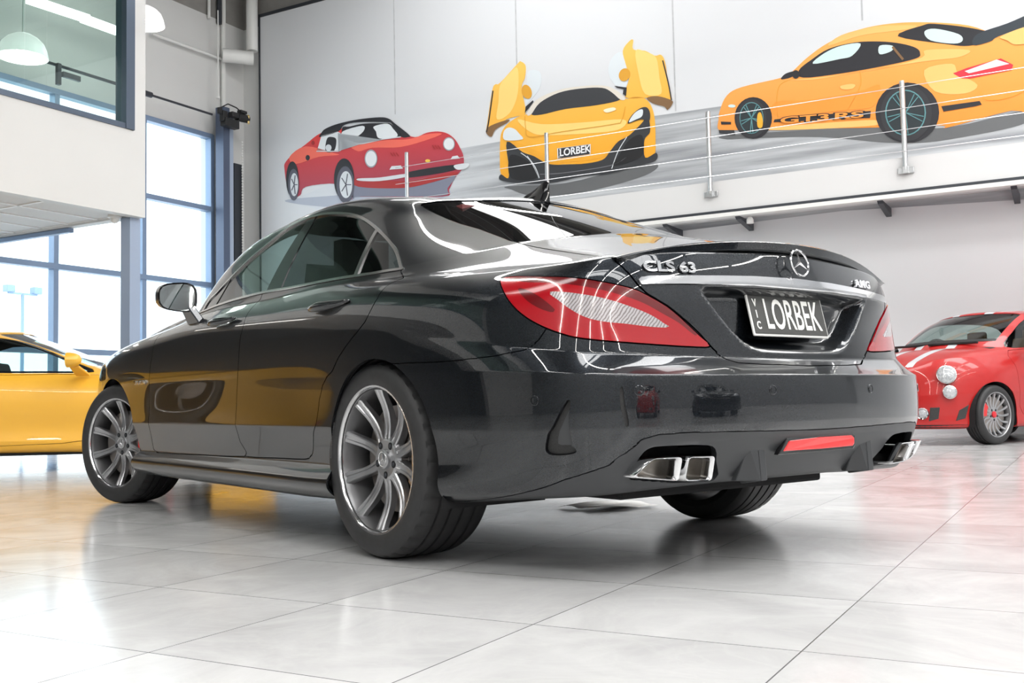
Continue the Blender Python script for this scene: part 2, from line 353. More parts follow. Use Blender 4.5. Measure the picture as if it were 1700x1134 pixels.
# pipes
p_=MB();q=lambda x,y,b=B1-.28:on_b(x,y,b)
p_.tube([on_b(253,56,B1-.1),on_b(376,101,B1-.1)],.028,10)
tag(p_.build('wall_conduit',M_pipe),'thin white conduit sloping across the wall above the opening','pipe')
p_=MB();za=7.25
pa=[AB(14.05,14.12,za),AB(14.25,13.95,za),AB(14.4,13.85,za),AB(14.5,13.76,za)]
p_.tube(smooth_loop([np.array(x) for x in pa],5,False),.13,20)
tag(p_.build('drain_pipe',M_pipe,smooth=True,angle=50),'fat white drain pipe crossing the wall corner','pipe')
p_=MB();x0=on_a(425,60,14.66);bb=float((x0-O)@EB)
p_.tube(smooth_loop([np.array(AB(14.55,bb,ZC)),np.array(AB(14.55,bb,8.9)),np.array(AB(14.55,bb,8.1)),np.array(AB(14.55,bb,7.55)),np.array(AB(14.55,bb-.0,7.42))],4,False),.11,18)
tag(p_.build('drain_pipe',M_pipe,smooth=True,angle=50),'vertical white drain pipe dropping beside the mural edge','pipe')
for k,(x,lab) in enumerate(((347,'thin grey conduit dropping down the wall left of the two dark ones'),(364,'dark conduit dropping from the ceiling, left of the close pair'),(371,'dark conduit dropping from the ceiling nearest the corner'))):
    c=MB();q0=on_b(x,0,B1-.06);q1=on_b(x,(30,40,180)[k],B1-.06);c.tube([q0+np.array([0,0,.8]),q1],(.03,.05,.045)[k],8);tag(c.build('conduit',(M_pipe,M_dark,M_pipe)[k]),lab,'pipe')
c=MB();q0=on_b(362,95,B1-.3);c.tube([q0+np.array([0,0,.9]),q0+np.array([0,0,-.75])],.012,6);c.lathe([(0,-.03),(.035,-.02),(.035,.02),(0,.03)],q0+np.array([0,0,-.77]),(0,0,1),10)
tag(c.build('pull_cord',M_pipe),'thin white pull cord with a small knob hanging by the wall','cord')
# ---------------------------------------------------------------- mezzanine box (upper left)
MZ=[(-6,9.48)];b1=10.95
mz=MB()
rbox(mz,-6,9.48,b1,b1+.15,3.1,4.24)          # parapet
rbox(mz,9.28,9.48,b1,b1+.15,4.24,ZC)        # end post of the front
rbox(mz,-6,9.28,b1,b1+.15,7.6,ZC)
struct('wall_mezzanine',mz,M_white)
mz=MB();rbox(mz,-6.2,7.4,16.4,16.6,0,3.3);rbox(mz,7.25,7.4,B1+.12,16.4,0,3.3);rbox(mz,-6.2,-6,B1+.3,16.4,0,3.3);rbox(mz,-6.2,7.4,B1+.3,16.6,3.1,3.3);struct('wall_office',mz,noisy('charcoal_wall',(.13,.135,.14),(.17,.17,.17),2,.6))
mz=MB();rbox(mz,9.33,9.48,b1+.15,B1,3.1,3.55);struct('wall_mezzanine_end',mz,M_white)
mz=MB();rbox(mz,-6,9.33,b1+.15,B1-.05,3.25,3.45);struct('floor_mezzanine',mz,M_white)
# suspended ceiling under the mezzanine
sm=mat('ceiling_tile_white',(.72,.71,.70),.8)
c=MB();rbox(c,-6,9.33,b1+.15,B1-.02,3.14,3.2);struct('ceiling_mezzanine',c,sm)
c=MB()
for a in np.arange(9.33,-6,-1.2): rbox(c,a-.015,a+.015,b1+.15,B1-.02,3.125,3.15)
for b in np.arange(b1+.15,B1,.6): rbox(c,-6,9.33,b-.015,b+.015,3.125,3.15)
struct('trim_20',c,mat('ceiling_grid',(.9,.9,.9),.5))
for k,(a,b) in enumerate(((7.05,b1+.9),(4.0,b1+.9),(7.05,b1+2.4))):
    c=MB();rbox(c,a-.58,a+.58,b-.14,b+.14,3.10,3.13);tag(c.build('panel_light',M_lamp),('white light panel at the near end of the ceiling under the mezzanine','white light panel further left under the mezzanine','white light panel under the mezzanine by the glazed wall')[k],'ceiling light')
# mezzanine window
f=MB();rbox(f,-6,9.28,b1-.02,b1+.17,4.24,4.31);rbox(f,9.14,9.28,b1-.03,b1+.18,4.24,7.6)
struct('window_12',f,mat('mezz_frame',(.10,.13,.18),.35,.4))
for k,(x0,x1) in enumerate(((9.14,8.02),(8.02,7.72),(7.72,4.5),(4.5,-6))):
    g=MB();rbox(g,x1+.004,x0-.004,b1+.06,b1+.07,4.31,7.6);struct('window_%d'%(13+k),g,glassmat('green_glass',(.80,.90,.87)))
# steel post and glazed screen under the mezzanine
c=MB();rbox(c,9.33,9.5,b1+.12,b1+.30,0,3.12);tag(c.build('steel_post',mat('pale_blue_steel',(.36,.44,.58),.4,.2)),'pale blue steel post standing under the mezzanine corner','post')
c=MB();rbox(c,9.36,9.44,12.35,B1-.06,3.03,3.09);tag(c.build('door_header',M_frame),'blue-grey header bar under the mezzanine ceiling edge','header bar')
cam_=MB();P=on_z(190,360,3.1);cam_.lathe([(0,.0),(.085,.0),(.085,-.035),(.06,-.045),(.055,-.08),(.035,-.105),(0,-.115)],(P[0],P[1],3.125),(0,0,1),20)
tag(cam_.build('dome_camera',M_pipe,smooth=True,angle=40),'small white dome camera under the mezzanine ceiling','camera')
# bell pendants
def pendant(P,R_,lab):
    root=empty('pendant_lamp',tuple(P),0,lab,'pendant lamp')
    s=MB();pr=[(.06,.62),(.09,.60),(.35,.52),(.62,.36),(.82,.15),(.93,-.12),(1.0,-.45),(.97,-.45),(.88,-.12),(.75,.15),(.55,.33),(.30,.47),(.05,.5)]
    s.lathe([(r*R_,h*R_) for r,h in pr],(0,0,0),(0,0,1),36);s.build('lamp_shade',mat('lamp_shade_white',(.9,.9,.9),.35,emit=(1,.97,.93),estr=.35),root,smooth=True,angle=50)
    s=MB();s.lathe([(0,.25),(.2,.22),(.3,0),(.2,-.25),(0,-.3)],(0,0,0),(0,0,1),16)
    s.v=[(x*R_,y*R_,z*R_) for x,y,z in s.v];s.build('bulb',mat('bulb_glow',(1,1,1),.5,emit=(1,.97,.92),estr=25),root,smooth=True)
    s=MB();s.tube([(0,0,R_*.6),(0,0,ZC-P[2])],.012,6);s.build('hanging_rod',M_pipe,root)
pendant(on_b(240,28,12.4),.30,'white bell pendant lamp half hidden by the mezzanine corner')
pendant(on_b(38,78,12.6),.33,'white bell pendant lamp seen through the mezzanine glass')
# strip lights seen through the mezzanine glass
for x0,y0,x1,y1,lab in ((60,0,150,30,'far strip light seen through the mezzanine glass'),(150,32,215,56,'near strip light seen through the mezzanine glass, by the frame')):
    s=MB();q0=on_b(x0,y0,13.4);q1=on_b(x1,y1,13.4);s.prism([q0,q1,q1+EB*.25,q0+EB*.25],0,(0,0,.05));tag(s.build('strip_lamp',M_lamp),lab,'strip light')
# travelling beam seen behind the glass with its hook block
root=empty('runway_beam',AB(6,13.2,6.0),TH,'thin dark runway rail with a hook block seen through the mezzanine glass','rail')
q0=on_b(0,80,13.2);q1=on_b(208,143,13.2);loc=np.array(AB(6,13.2,6.0));RT=lambda v:(float((v-loc)@EA),float((v-loc)@EB),float(v[2]-loc[2]))
s=MB();s.tube([RT(q0-EA*3),RT(q1+EA*.2)],.022,8);s.build('rail',M_dark,root)
s=MB();h=RT(on_b(97,121,13.15));s.box((h[0],h[1],h[2]-.02),(.06,.06,.32));s.box((h[0]+.22,h[1],h[2]),(.3,.05,.08));s.build('hook_block',M_dark,root)
# ---------------------------------------------------------------- outside: pale buildings and a floodlight mast
o=MB();rbox(o,13,22,34,40,-.14,9.5);tag(o.build('office_building',mat('pale_render',(.75,.78,.82),.8)),'pale building block outside the tall glazed opening','building')
o=MB();rbox(o,-2,9,38,46,-.14,4.2);tag(o.build('low_building',mat('pale_render2',(.80,.82,.85),.8)),'long low pale building outside beyond the glazed wall','building')
def mast():
    P=on_b(37,560,26);root=empty('floodlight_mast',(P[0],P[1],-.14),TH,'slim floodlight mast with two lamp heads outside the window','lamp post')
    top=on_b(37,488,26)[2]+.14
    s=MB();s.tube([(0,0,0),(0,0,top)],.05,8);s.build('pole',M_frame,root)
    s=MB();s.box((0,0,top),(.9,.06,.06));s.build('cross_arm',M_frame,root)
    for k in(-1,1):
        s=MB();s.box((k*.42,0,top+.12),(.26,.22,.2));s.build('lamp_head',M_frame,root,bevel=.02)
mast()

# ---------------------------------------------------------------- ledge, balustrade and mural
def wb(x,y,a): P=on_a(x,y,a)-O;return float(P@EB),float(P[2])
zt,zb=3.60,3.16
l=MB();rbox(l,13.98,A1,B0,9.0,zb,zt);struct('trim_21',l,mat('ledge_white',(.72,.72,.72),.5))
l=MB();rbox(l,13.95,14.0,B0,9.0,zb-.025,zb+.012);struct('trim_22',l,M_dark)
l=MB();rbox(l,13.93,14.08,B0,9.0,zb-.085,zb-.03);struct('trim_23',l,M_pipe)
for x,y,lab in ((1115,378,'dark bracket under the ledge, left of the other'),(1235,361,'dark steel bracket under the ledge right of the small camera'),(1470,345,'dark steel bracket under the ledge below the tall orange coupe'),(1690,320,'dark steel bracket under the ledge at the right picture edge')):
    b,z=wb(x,y,14.2);l=MB();l.prism([AB(14.0,b,zb-.085),AB(14.68,b,zb-.085),AB(14.68,b,zb-.2),AB(14.05,b,zb-.12)],0,EB*.07);tag(l.build('ledge_bracket',M_dark),lab,'bracket')
b,z=wb(1245,359,14.1);l=MB();l.lathe([(0,0),(.05,0),(.05,.05),(.03,.09),(0,.1)],AB(14.1,b,zb-.19),(0,0,1),14);tag(l.build('ledge_camera',M_pipe,smooth=True,angle=40),'small white camera under the ledge','camera')
posts=[(675,255,'1'),(907,223,'2'),(1175,188,'3'),(1497,137,'4')]
labs=['balustrade post in front of the red coupe picture','balustrade post in front of the yellow winged car picture','balustrade post between the yellow and orange car pictures','balustrade post in front of the orange coupe picture']
pb=[]
for (x,y,_),lab in zip(posts,labs):
    b,z=wb(x,y,13.93);pb.append(b)
    root=empty('balustrade_post',AB(13.93,b,3.42),TH,'round brushed steel '+lab,'railing post','balustrade posts')
    s=MB();s.tube([(0,0,0),(0,0,z-3.42)],.033,14);s.lathe([(0,0),(.033,0),(.03,.02),(0,.028)],(0,0,z-3.42),(0,0,1),14);s.build('post',M_steel,root,smooth=True,angle=40)
    s=MB();s.box((.03,0,0),(.03,.2,.08));s.box((.0,0,0),(.06,.08,.09))
    s.build('base_plate',M_steel,root,bevel=.006)
pb+= [pb[-1]-(pb[2]-pb[3]), pb[0]+(pb[0]-pb[1])]
for k,z in enumerate((4.50,4.22,3.94,3.66)):
    s=MB();s.tube([AB(13.885,-6.0,z),AB(13.885,10.0,z)],.0045,6);tag(s.build('balustrade_wire',mat('bright_wire',(.9,.9,.92),.25,.6)),('topmost','second','third','lowest')[k]+' steel wire of the balustrade in front of the mural','railing wire')
# mural board
MA=14.70
bl,_=wb(433,200,MA);_,ztop=wb(433,29,MA)
m0=MB();rbox(m0,MA,A1-.004,B0,bl,0.0,ztop)
M_board=mat('mural_white',(.72,.73,.75),.5)
board=m0.build('mural_board',M_board);tag(board,'huge white mural board with painted cars covering the wall','mural')
s=MB();rbox(s,MA-.02,A1-.004,bl,bl+.03,0,ztop+.03);rbox(s,MA-.02,A1-.004,B0,bl+.03,ztop,ztop+.06);s.build('edge_trim',M_dark,board)
tm=MB()
for x,y0,y1 in ((655,5,190),(857,5,120),(1119,5,185),(1431,5,34)):
    q0,q1=on_a(x,y0,MA-.002),on_a(x,y1,MA-.002);tm.box((q0+q1)/2+np.array([0,0,.3]),(.004,.022,abs(q0[2]-q1[2])+.6),RAX)
tm.build('board_joint',noisy('board_joint',(.35,.36,.37),(.7,.7,.72),9,.7),board)
GRADS={'red':((.86,.05,.035),(.42,.05,.08)),'yellow':((.97,.60,.13),(.90,.40,.02)),'orange':((.97,.48,.13),(.92,.28,.03))}
def mcol(n,c,r=.55):
    if 'mural_'+n in MATS: return MATS['mural_'+n]
    m=mat('mural_'+n,c,r)
    if n in GRADS:   # printed picture: colour runs from a light roof to a deeper sill
        z0,z1={'red':(4.6,5.9),'yellow':(4.3,6.6),'orange':(4.1,6.1)}[n];nt=m.node_tree;g=nt.nodes.new('ShaderNodeNewGeometry');sp_=nt.nodes.new('ShaderNodeSeparateXYZ');q=nt.nodes.new('ShaderNodeMapRange');q.inputs[1].default_value=z0;q.inputs[2].default_value=z1
        x=nt.nodes.new('ShaderNodeMix');x.data_type='RGBA';x.inputs[6].default_value=(*GRADS[n][1],1);x.inputs[7].default_value=(*GRADS[n][0],1)
        nt.links.new(g.outputs['Position'],sp_.inputs[0]);nt.links.new(sp_.outputs[2],q.inputs[0]);nt.links.new(q.outputs[0],x.inputs[0]);nt.links.new(x.outputs[2],nt.nodes['Principled BSDF'].inputs['Base Color'])
    return m
def ppoly(name,pts,col,lev,k=4,closed=True,sm=True):
    L=smooth_loop([(x,y) for x,y in pts],k) if sm else np.array(pts,float)
    P=[on_a(x,y,MA-.003*lev) for x,y in L];s=MB();s.prism(P,0,EA*.0025)
    return s.build(name,mcol(*col) if isinstance(col,tuple) else col,board)
def pell(name,cx,cy,rx,ry,col,lev,rot=0,n=28):
    t=np.linspace(0,2*math.pi,n,endpoint=False);x=rx*np.cos(t);y=ry*np.sin(t);c,s_=math.cos(rot),math.sin(rot)
    return ppoly(name,list(zip(cx+x*c-y*s_,cy+x*s_+y*c)),col,lev,sm=False)
def pline(name,pts,w,col,lev,sm=True):
    L=smooth_loop(pts,4,False) if sm else np.array(pts,float);T=np.gradient(L,axis=0);T/=np.linalg.norm(T,axis=1)[:,None]+1e-9;n_=np.stack([-T[:,1],T[:,0]],1)*w/2
    return ppoly(name,np.vstack([L+n_,(L-n_)[::-1]]),col,lev,sm=False)
# tarmac picture ground, fading at its left end
tar=bpy.data.materials.new('mural_tarmac');tar.use_nodes=True;nt=tar.node_tree;bb=nt.nodes['Principled BSDF'];bb.inputs['Roughness'].default_value=.6
tc=nt.nodes.new('ShaderNodeTexCoord');mp=nt.nodes.new('ShaderNodeMapping');mp.inputs['Rotation'].default_value=(0,0,-TH);mp.inputs['Scale'].default_value=(.3,.3,6)
nn=nt.nodes.new('ShaderNodeTexNoise');nn.inputs['Scale'].default_value=1.6;nn.inputs['Detail'].default_value=6;cr=nt.nodes.new('ShaderNodeValToRGB');e=cr.color_ramp.elements
e[0].position=.3;e[0].color=(.26,.27,.29,1);e[1].position=.72;e[1].color=(.58,.60,.62,1);L_=nt.links.new
L_(tc.outputs['Object'],mp.inputs[0]);L_(mp.outputs[0],nn.inputs['Vector']);L_(nn.outputs['Fac'],cr.inputs[0])
sp=nt.nodes.new('ShaderNodeVectorMath');sp.operation='DOT_PRODUCT';sp.inputs[1].default_value=tuple(EB);L_(tc.outputs['Object'],sp.inputs[0])
ob=float(O@EB);bA=wb(560,300,MA)[0]+ob;bB=wb(860,300,MA)[0]+ob
mr=nt.nodes.new('ShaderNodeMapRange');mr.inputs[1].default_value=bB;mr.inputs[2].default_value=bA;mr.inputs[3].default_value=0;mr.inputs[4].default_value=.92;L_(sp.outputs['Value'],mr.inputs[0])
mx=nt.nodes.new('ShaderNodeMix');mx.data_type='RGBA';mx.inputs[7].default_value=(.72,.74,.78,1);L_(mr.outputs[0],mx.inputs[0]);L_(cr.outputs[0],mx.inputs[6]);L_(mx.outputs[2],bb.inputs['Base Color'])
ppoly('tarmac_picture',[(478,335),(560,300),(760,247),(830,235),(1090,192),(1200,176),(1400,160),(1720,140),(1720,330),(1400,350),(1000,400),(640,400),(520,345)],tar,1,sm=False)
# --- red coupe with open roof
def P3(L,ox=430,oy=150,k=400/1700): return [(ox+x*k,oy+y*k) for x,y in L]
red=('red',(.80,.035,.025));dk=('black',(.02,.02,.025));gl_=('glass_white',(.80,.83,.85));chr_=('chrome',(.70,.73,.76));shad=('shadow',(.22,.23,.30));rdk=('red_dark',(.42,.03,.03))
ppoly('car_shadow',P3([(205,770),(560,740),(1000,700),(1330,700),(1300,760),(1000,800),(640,830),(260,800)]),('soft_shadow',(.45,.48,.56)),2)
ppoly('body',P3([(180,560),(185,510),(240,450),(330,380),(440,300),(600,270),(980,300),(1100,330),(1180,300),(1260,290),(1330,305),(1385,350),(1420,410),(1440,455),(1445,510),(1430,560),(1380,620),(1340,700),(1290,750),(700,750),(660,770),(560,730),(540,660),(330,680),(290,740),(230,750),(200,690)]),red,3)
ppoly('roof',P3([(440,300),(470,270),(560,235),(700,205),(850,190),(915,200),(960,235),(1060,315),(1050,330),(1000,325),(940,240),(900,225),(700,225),(600,245),(560,290),(430,330)]),dk,4)
ppoly('side_window',P3([(410,425),(440,320),(550,290),(575,300),(560,425)],),gl_,4,sm=False)
ppoly('cabin',P3([(585,270),(640,255),(740,235),(880,232),(935,240),(1000,325),(860,345),(740,372),(680,372),(600,410)]),dk,5)
ppoly('windscreen',P3([(590,290),(730,250),(735,290),(660,345),(600,340)]),gl_,6)
ppoly('windscreen',P3([(810,255),(905,235),(945,270),(975,325),(850,340),(825,290)]),gl_,6)
pline('chrome_trim',P3([(405,430),(560,430),(575,425),(555,300),(600,410),(700,380),(740,375),(870,345),(1000,328)]),1.6,chr_,7,sm=False)
ppoly('seat',P3([(470,430),(480,340),(520,330),(545,350),(530,425)]),dk,5)
pell('mirror',*P3([(490,405)])[0],5,5.5,chr_,8)
for cx,cy,rx,ry in ((235,640,38,120),(600,640,62,140)):
    q=P3([(cx,cy)])[0];k=400/1700
    pell('wheel_arch',q[0],q[1]-3,rx*k*1.15,ry*k*1.05,dk,5);pell('tyre',q[0]+2,q[1]+6,rx*k,ry*k*.93,('tyre_grey',(.10,.10,.13)),6);pell('wheel_picture',q[0]+3,q[1]+6,rx*k*.72,ry*k*.68,chr_,7)
    for t in range(5):
        a=t*2*math.pi/5;pline('spoke',[(q[0]+3,q[1]+6),(q[0]+3+rx*k*.6*math.cos(a),q[1]+6+ry*k*.58*math.sin(a))],1.5,('tyre_grey',(.10,.10,.13)),8,sm=False)
ppoly('bumper_shadow',P3([(1060,575),(1380,525),(1370,565),(1060,615)]),dk,5);ppoly('lower_shade',P3([(700,640),(1030,640),(1370,590),(1330,690),(1280,745),(720,748),(670,760)]),shad,4)
ppoly('lower_red',P3([(680,620),(1040,640),(1370,575),(1375,600),(1180,660),(1000,690),(700,680)]),rdk,5)
for c in ((790,482,45,64),(1340,378,42,48)):
    q=P3([c[:2]])[0];pell('headlamp',q[0],q[1],c[2]*.235,c[3]*.235,('lamp_ring',(.35,.37,.4)),6);pell('headlamp',q[0],q[1],c[2]*.2,c[3]*.2,gl_,7)
ppoly('indicator',P3([(920,560),(935,535),(1000,530),(1015,552)]),chr_,6,sm=False);ppoly('indicator',P3([(1350,488),(1365,465),(1400,460),(1418,480)]),chr_,6,sm=False)
ppoly('bumper',P3([(700,622),(850,615),(1030,590),(1030,612),(850,640),(710,638)]),chr_,6);ppoly('bumper',P3([(1375,530),(1450,515),(1485,520),(1460,550),(1400,560)]),chr_,6)
pell('badge',*P3([(1190,497)])[0],4.2,2.6,('gold',(.85,.55,.08)),6);pell('vent',*P3([(343,475)])[0],3.4,4.5,dk,6);pell('vent',*P3([(380,370)])[0],2.4,3.5,rdk,6)
for x in (935,955,975,1230,1250,1270): q=P3([(x,452 if x<1100 else 400)])[0];pline('louvre',[(q[0]-2,q[1]-3),(q[0]+2,q[1]+3)],1.3,rdk,6,sm=False)
ppoly('body_highlight',P3([(640,385),(760,372),(900,350),(1050,345),(1180,310),(1290,305),(1200,345),(1000,400),(800,405),(700,430)]),('red_light',(.92,.16,.11)),4)
ppoly('body_highlight',P3([(215,470),(330,395),(520,440),(560,455),(420,470),(260,520)]),('red_light',(.92,.16,.11)),4)
# --- yellow car with raised doors
def P4(L): return P3(L,780,50,400/1512)
yel=('yellow',(.93,.50,.035));yhi=('yellow_light',(.97,.66,.20));ysh=('amber',(.75,.36,.03));bro=('brown',(.22,.12,.05));grg=('dark_grey',(.035,.037,.042));gls=('pale_glass',(.72,.77,.80))
ppoly('car_shadow',P4([(240,980),(600,960),(1000,860),(1160,840),(1170,870),(1050,930),(700,1020),(400,1040),(260,1000)]),('mid_shadow',(.13,.135,.14)),2)
ppoly('body',P4([(190,700),(200,640),(235,590),(300,545),(370,520),(450,430),(560,385),(700,362),(830,355),(900,380),(975,430),(1040,418),(1100,430),(1140,480),(1160,560),(1165,680),(1160,780),(1110,830),(860,840),(500,850),(240,930),(195,900),(188,800)]),yel,3)
ppoly('windscreen',P4([(385,525),(440,450),(520,400),(640,368),(760,358),(840,358),(900,390),(945,435),(800,470),(600,495),(450,530)]),grg,4);ppoly('pillar',P4([(360,525),(420,435),(560,375),(700,352),(840,348),(920,378),(975,430),(945,436),(890,390),(830,362),(700,366),(560,392),(440,455),(385,528)]),('warm_white',(.75,.70,.62)),5)
ppoly('bonnet_shade',P4([(300,560),(450,590),(700,580),(960,560),(960,610),(850,640),(500,660),(380,640)]),yhi,4);ppoly('highlight',P4([(840,500),(900,485),(915,500),(860,518)]),('cream',(.95,.85,.6)),6)
pline('panel_line',P4([(345,540),(350,610),(375,670),(560,640),(900,590),(950,570),(975,480)]),.9,ysh,6)
ppoly('body_shade',P4([(200,650),(240,700),(420,790),(520,830),(700,820),(850,790),(930,700),(1080,590),(1000,640),(860,740),(700,780),(520,790),(360,730),(250,680)]),('amber_light',(.88,.40,.03)),4)
ppoly('door_highlight',P4([(190,345),(250,270),(300,240),(300,400),(250,520),(170,560),(180,450)]),yhi,4);ppoly('door_highlight',P4([(1040,130),(1110,140),(1170,175),(1190,300),(1200,400),(1100,400),(1060,280)]),yhi,4)
ppoly('grille',P4([(232,700),(330,765),(400,790),(470,830),(540,845),(700,840),(830,815),(880,760),(930,700),(1000,660),(1090,570),(1110,520),(1125,560),(1130,640),(1095,690),(1100,800),(1170,770),(1165,820),(1060,850),(880,900),(700,920),(500,960),(300,960),(190,940),(195,905),(240,930),(245,860)]),grg,5)
pline('grille_edge',P4([(320,770),(380,820),(435,930),(410,860),(360,790)]),1.2,chr_,6);pline('grille_edge',P4([(985,670),(930,760),(890,870)]),1.2,chr_,6);pline('grille_edge',P4([(440,905),(600,895),(880,850),(980,800)]),1.0,('mid_grey',(.2,.2,.22)),6)
ppoly('intake_face',P4([(940,780),(1000,690),(1080,660),(1085,780),(1000,830),(900,850)]),('deep_black',(.012,.012,.014)),6);ppoly('intake_face',P4([(250,790),(330,800),(400,860),(420,930),(260,930)]),('deep_black',(.012,.012,.014)),6)
ppoly('headlamp',P4([(212,640),(240,612),(280,620),(310,650),(330,685),(220,690)]),gls,6);ppoly('headlamp',P4([(990,585),(1020,530),(1070,490),(1110,485),(1130,520),(1125,570),(1080,560),(1040,570)]),grg,6);ppoly('headlamp',P4([(998,578),(1025,530),(1060,502),(1085,500),(1080,540),(1040,562)]),gls,7)
ppoly('door',P4([(300,210),(320,197),(350,225),(345,300),(325,360),(350,520),(300,540),(230,560),(160,620),(105,640),(110,580),(140,380),(160,340),(190,330)]),yel,3);ppoly('door_edge',P4([(100,640),(130,600),(240,562),(235,580),(160,625),(135,670)]),bro,4);pline('door_edge',P4([(145,380),(120,560),(105,640)]),2,dk,4)
ppoly('door',P4([(960,130),(1000,70),(1025,62),(1025,120),(1100,130),(1160,160),(1200,155),(1225,200),(1240,300),(1262,400),(1260,440),(1180,430),(1110,425),(975,420),(1000,300),(980,220)]),yel,3);ppoly('door_edge',P4([(1110,425),(1180,415),(1265,440),(1270,465),(1240,500),(1220,480),(1150,460)]),bro,4);pline('door_edge',P4([(1210,190),(1245,330),(1265,440)]),2,dk,4)
ppoly('door_glass',P4([(365,260),(430,255),(450,300),(435,370),(380,440),(350,460),(358,340)]),gls,2);ppoly('door_glass',P4([(955,140),(900,165),(870,230),(880,300),(930,355),(985,350),(990,240)]),gls,2)
pell('mirror',*P4([(357,387)])[0],8,12,ysh,5,-.3);pell('mirror',*P4([(970,280)])[0],9,11,ysh,5,.4);ppoly('strut',P4([(350,480),(345,520),(400,450),(395,440)]),dk,4,sm=False);ppoly('strut',P4([(905,350),(985,360),(980,415),(960,400),(965,372),(925,362)]),dk,4,sm=False)
pl_=[P4([q])[0] for q in ((548,742),(758,715),(757,778),(550,808))];ppoly('number_plate',pl_,('plate_white',(.75,.76,.78)),6,sm=False)
c=np.mean(pl_,0);ppoly('number_plate',[tuple(c+(np.array(q)-c)*.94) for q in pl_],('plate_black',(.03,.03,.035)),7,sm=False)
q0,q1,q2=[on_a(*pl_[i],MA-.026) for i in (3,2,0)];X=(q1-q0)/np.linalg.norm(q1-q0)
text_mesh('plate_lettering','LORBEK',.165,mcol('letter_white',(.85,.86,.88)),frameM((q0+q2+q1-q0+q1)/3*0+(q0+q1+q2+(q1+q2-q0))/4+X*.02,X,q2-q0),board,.001,.004,.92)
text_mesh('plate_lettering','V\nI\nC',.062,mcol('letter_white',(.85,.86,.88)),frameM(q0+(q2-q0)*.5+X*.045,X,q2-q0),board,.001,.0)
# --- orange coupe
def P5(L): return P3(L,1150,0,550/1559)
org=('orange',(.93,.36,.045));ohi=('orange_light',(.96,.52,.16));blk=dk;teal=('teal_glass',(.12,.30,.32));lgt=('pale_teal',(.62,.78,.76))
ppoly('car_shadow',P5([(140,640),(400,620),(860,600),(1200,600),(1559,520),(1600,560),(1500,600),(1300,640),(1100,670),(900,670),(600,645),(300,650),(160,655)]),('mid_shadow',(.13,.135,.14)),2)
ppoly('body',P5([(122,560),(128,520),(160,450),(230,410),(420,365),(470,335),(540,270),(640,200),(780,140),(940,110),(1120,105),(1300,120),(1450,165),(1620,160),(1620,520),(1500,520),(1200,600),(1170,590),(860,600),(600,605),(380,612),(190,612),(122,610)]),org,3)
ppoly('body_highlight',P5([(420,375),(560,375),(780,340),(1080,290),(1250,270),(1300,235),(1100,235),(1080,270),(900,320),(700,352),(520,372)]),ohi,4)
ppoly('body_shade',P5([(390,480),(560,470),(780,430),(880,400),(850,500),(700,520),(400,550)]),('orange_mid',(.88,.31,.04)),4);ppoly('body_highlight',P5([(1090,330),(1220,300),(1250,345),(1340,400),(1280,440),(1140,430)]),ohi,4)
ppoly('side_windows',P5([(500,330),(560,280),(640,230),(760,200),(880,195),(980,205),(1050,225),(1070,250),(1050,275),(900,310),(700,345),(520,365)]),blk,4)
ppoly('side_glass',P5([(565,300),(620,250),(700,215),(790,205),(750,262),(690,278)]),lgt,5);ppoly('side_glass',P5([(880,215),(940,215),(935,240),(880,255)]),lgt,5);pline('window_pillar',P5([(940,220),(990,280)]),4,bro,6,sm=False)
ppoly('rear_screen',P5([(965,170),(1080,120),(1140,112),(1300,130),(1420,160),(1400,190),(1300,215),(1200,208)]),blk,4);ppoly('rear_glass',P5([(1090,150),(1140,135),(1250,160),(1270,190),(1230,205),(1120,190)]),lgt,5)
ppoly('rear_wing',P5([(1340,160),(1480,110),(1600,60),(1620,75),(1600,110),(1440,170),(1400,195),(1320,212)]),('wing_black',(.03,.04,.05)),5);ppoly('wing_strut',P5([(1450,170),(1600,120),(1600,190),(1520,210),(1480,190)]),ohi,6)
ppoly('front_screen',P5([(415,370),(440,345),(495,333),(470,360),(430,372)]),blk,4);pell('mirror',*P5([(485,350)])[0],6,7,blk,6);pell('headlamp',*P5([(184,499)])[0],6,2.6,lgt,5)
pline('door_line',P5([(470,370),(410,400),(395,470),(400,560)]),.8,ysh,4);pline('door_line',P5([(785,330),(790,400),(740,500),(705,560)]),.8,ysh,4);ppoly('door_handle',P5([(695,405),(740,395),(765,400),(750,418),(705,420)]),ohi,5)
ppoly('sill_light',P5([(375,600),(600,580),(855,565),(858,590),(600,606),(380,612)]),ohi,4)
for cx,cy,rx,ry in ((285,555,88,98),(1010,530,150,142)):
    q=P5([(cx,cy)])[0];k=550/1559
    pell('wheel_arch',q[0],q[1],rx*k,ry*k,blk,5);pell('tyre',q[0]-(3 if cx<500 else 2),q[1]+1,rx*k*.8,ry*k*.94,('tyre_black',(.03,.03,.035)),6);pell('rim_ring',q[0]-3,q[1],rx*k*.64,ry*k*.76,teal,7);pell('rim_face',q[0]-3,q[1],rx*k*.6,ry*k*.72,('rim_black',(.02,.03,.035)),8)
    for t in range(5):
        a=t*2*math.pi/5+.3
        for d in (-.12,.12): pline('spoke',[(q[0]-3,q[1]),(q[0]-3+rx*k*.58*math.cos(a+d),q[1]+ry*k*.7*math.sin(a+d))],1.3,teal,9,sm=False)
ppoly('brake_caliper',P5([(305,540),(320,530),(330,570),(325,600),(305,595)]),yel,10)
ppoly('side_stripe',P5([(380,575),(385,562),(540,545),(700,532),(838,522),(835,555),(700,558),(500,570)]),blk,5,sm=False)
q0=on_a(*P5([(420,568)])[0],MA-.022);q1=on_a(*P5([(815,538)])[0],MA-.022);X=(q1-q0)/np.linalg.norm(q1-q0)
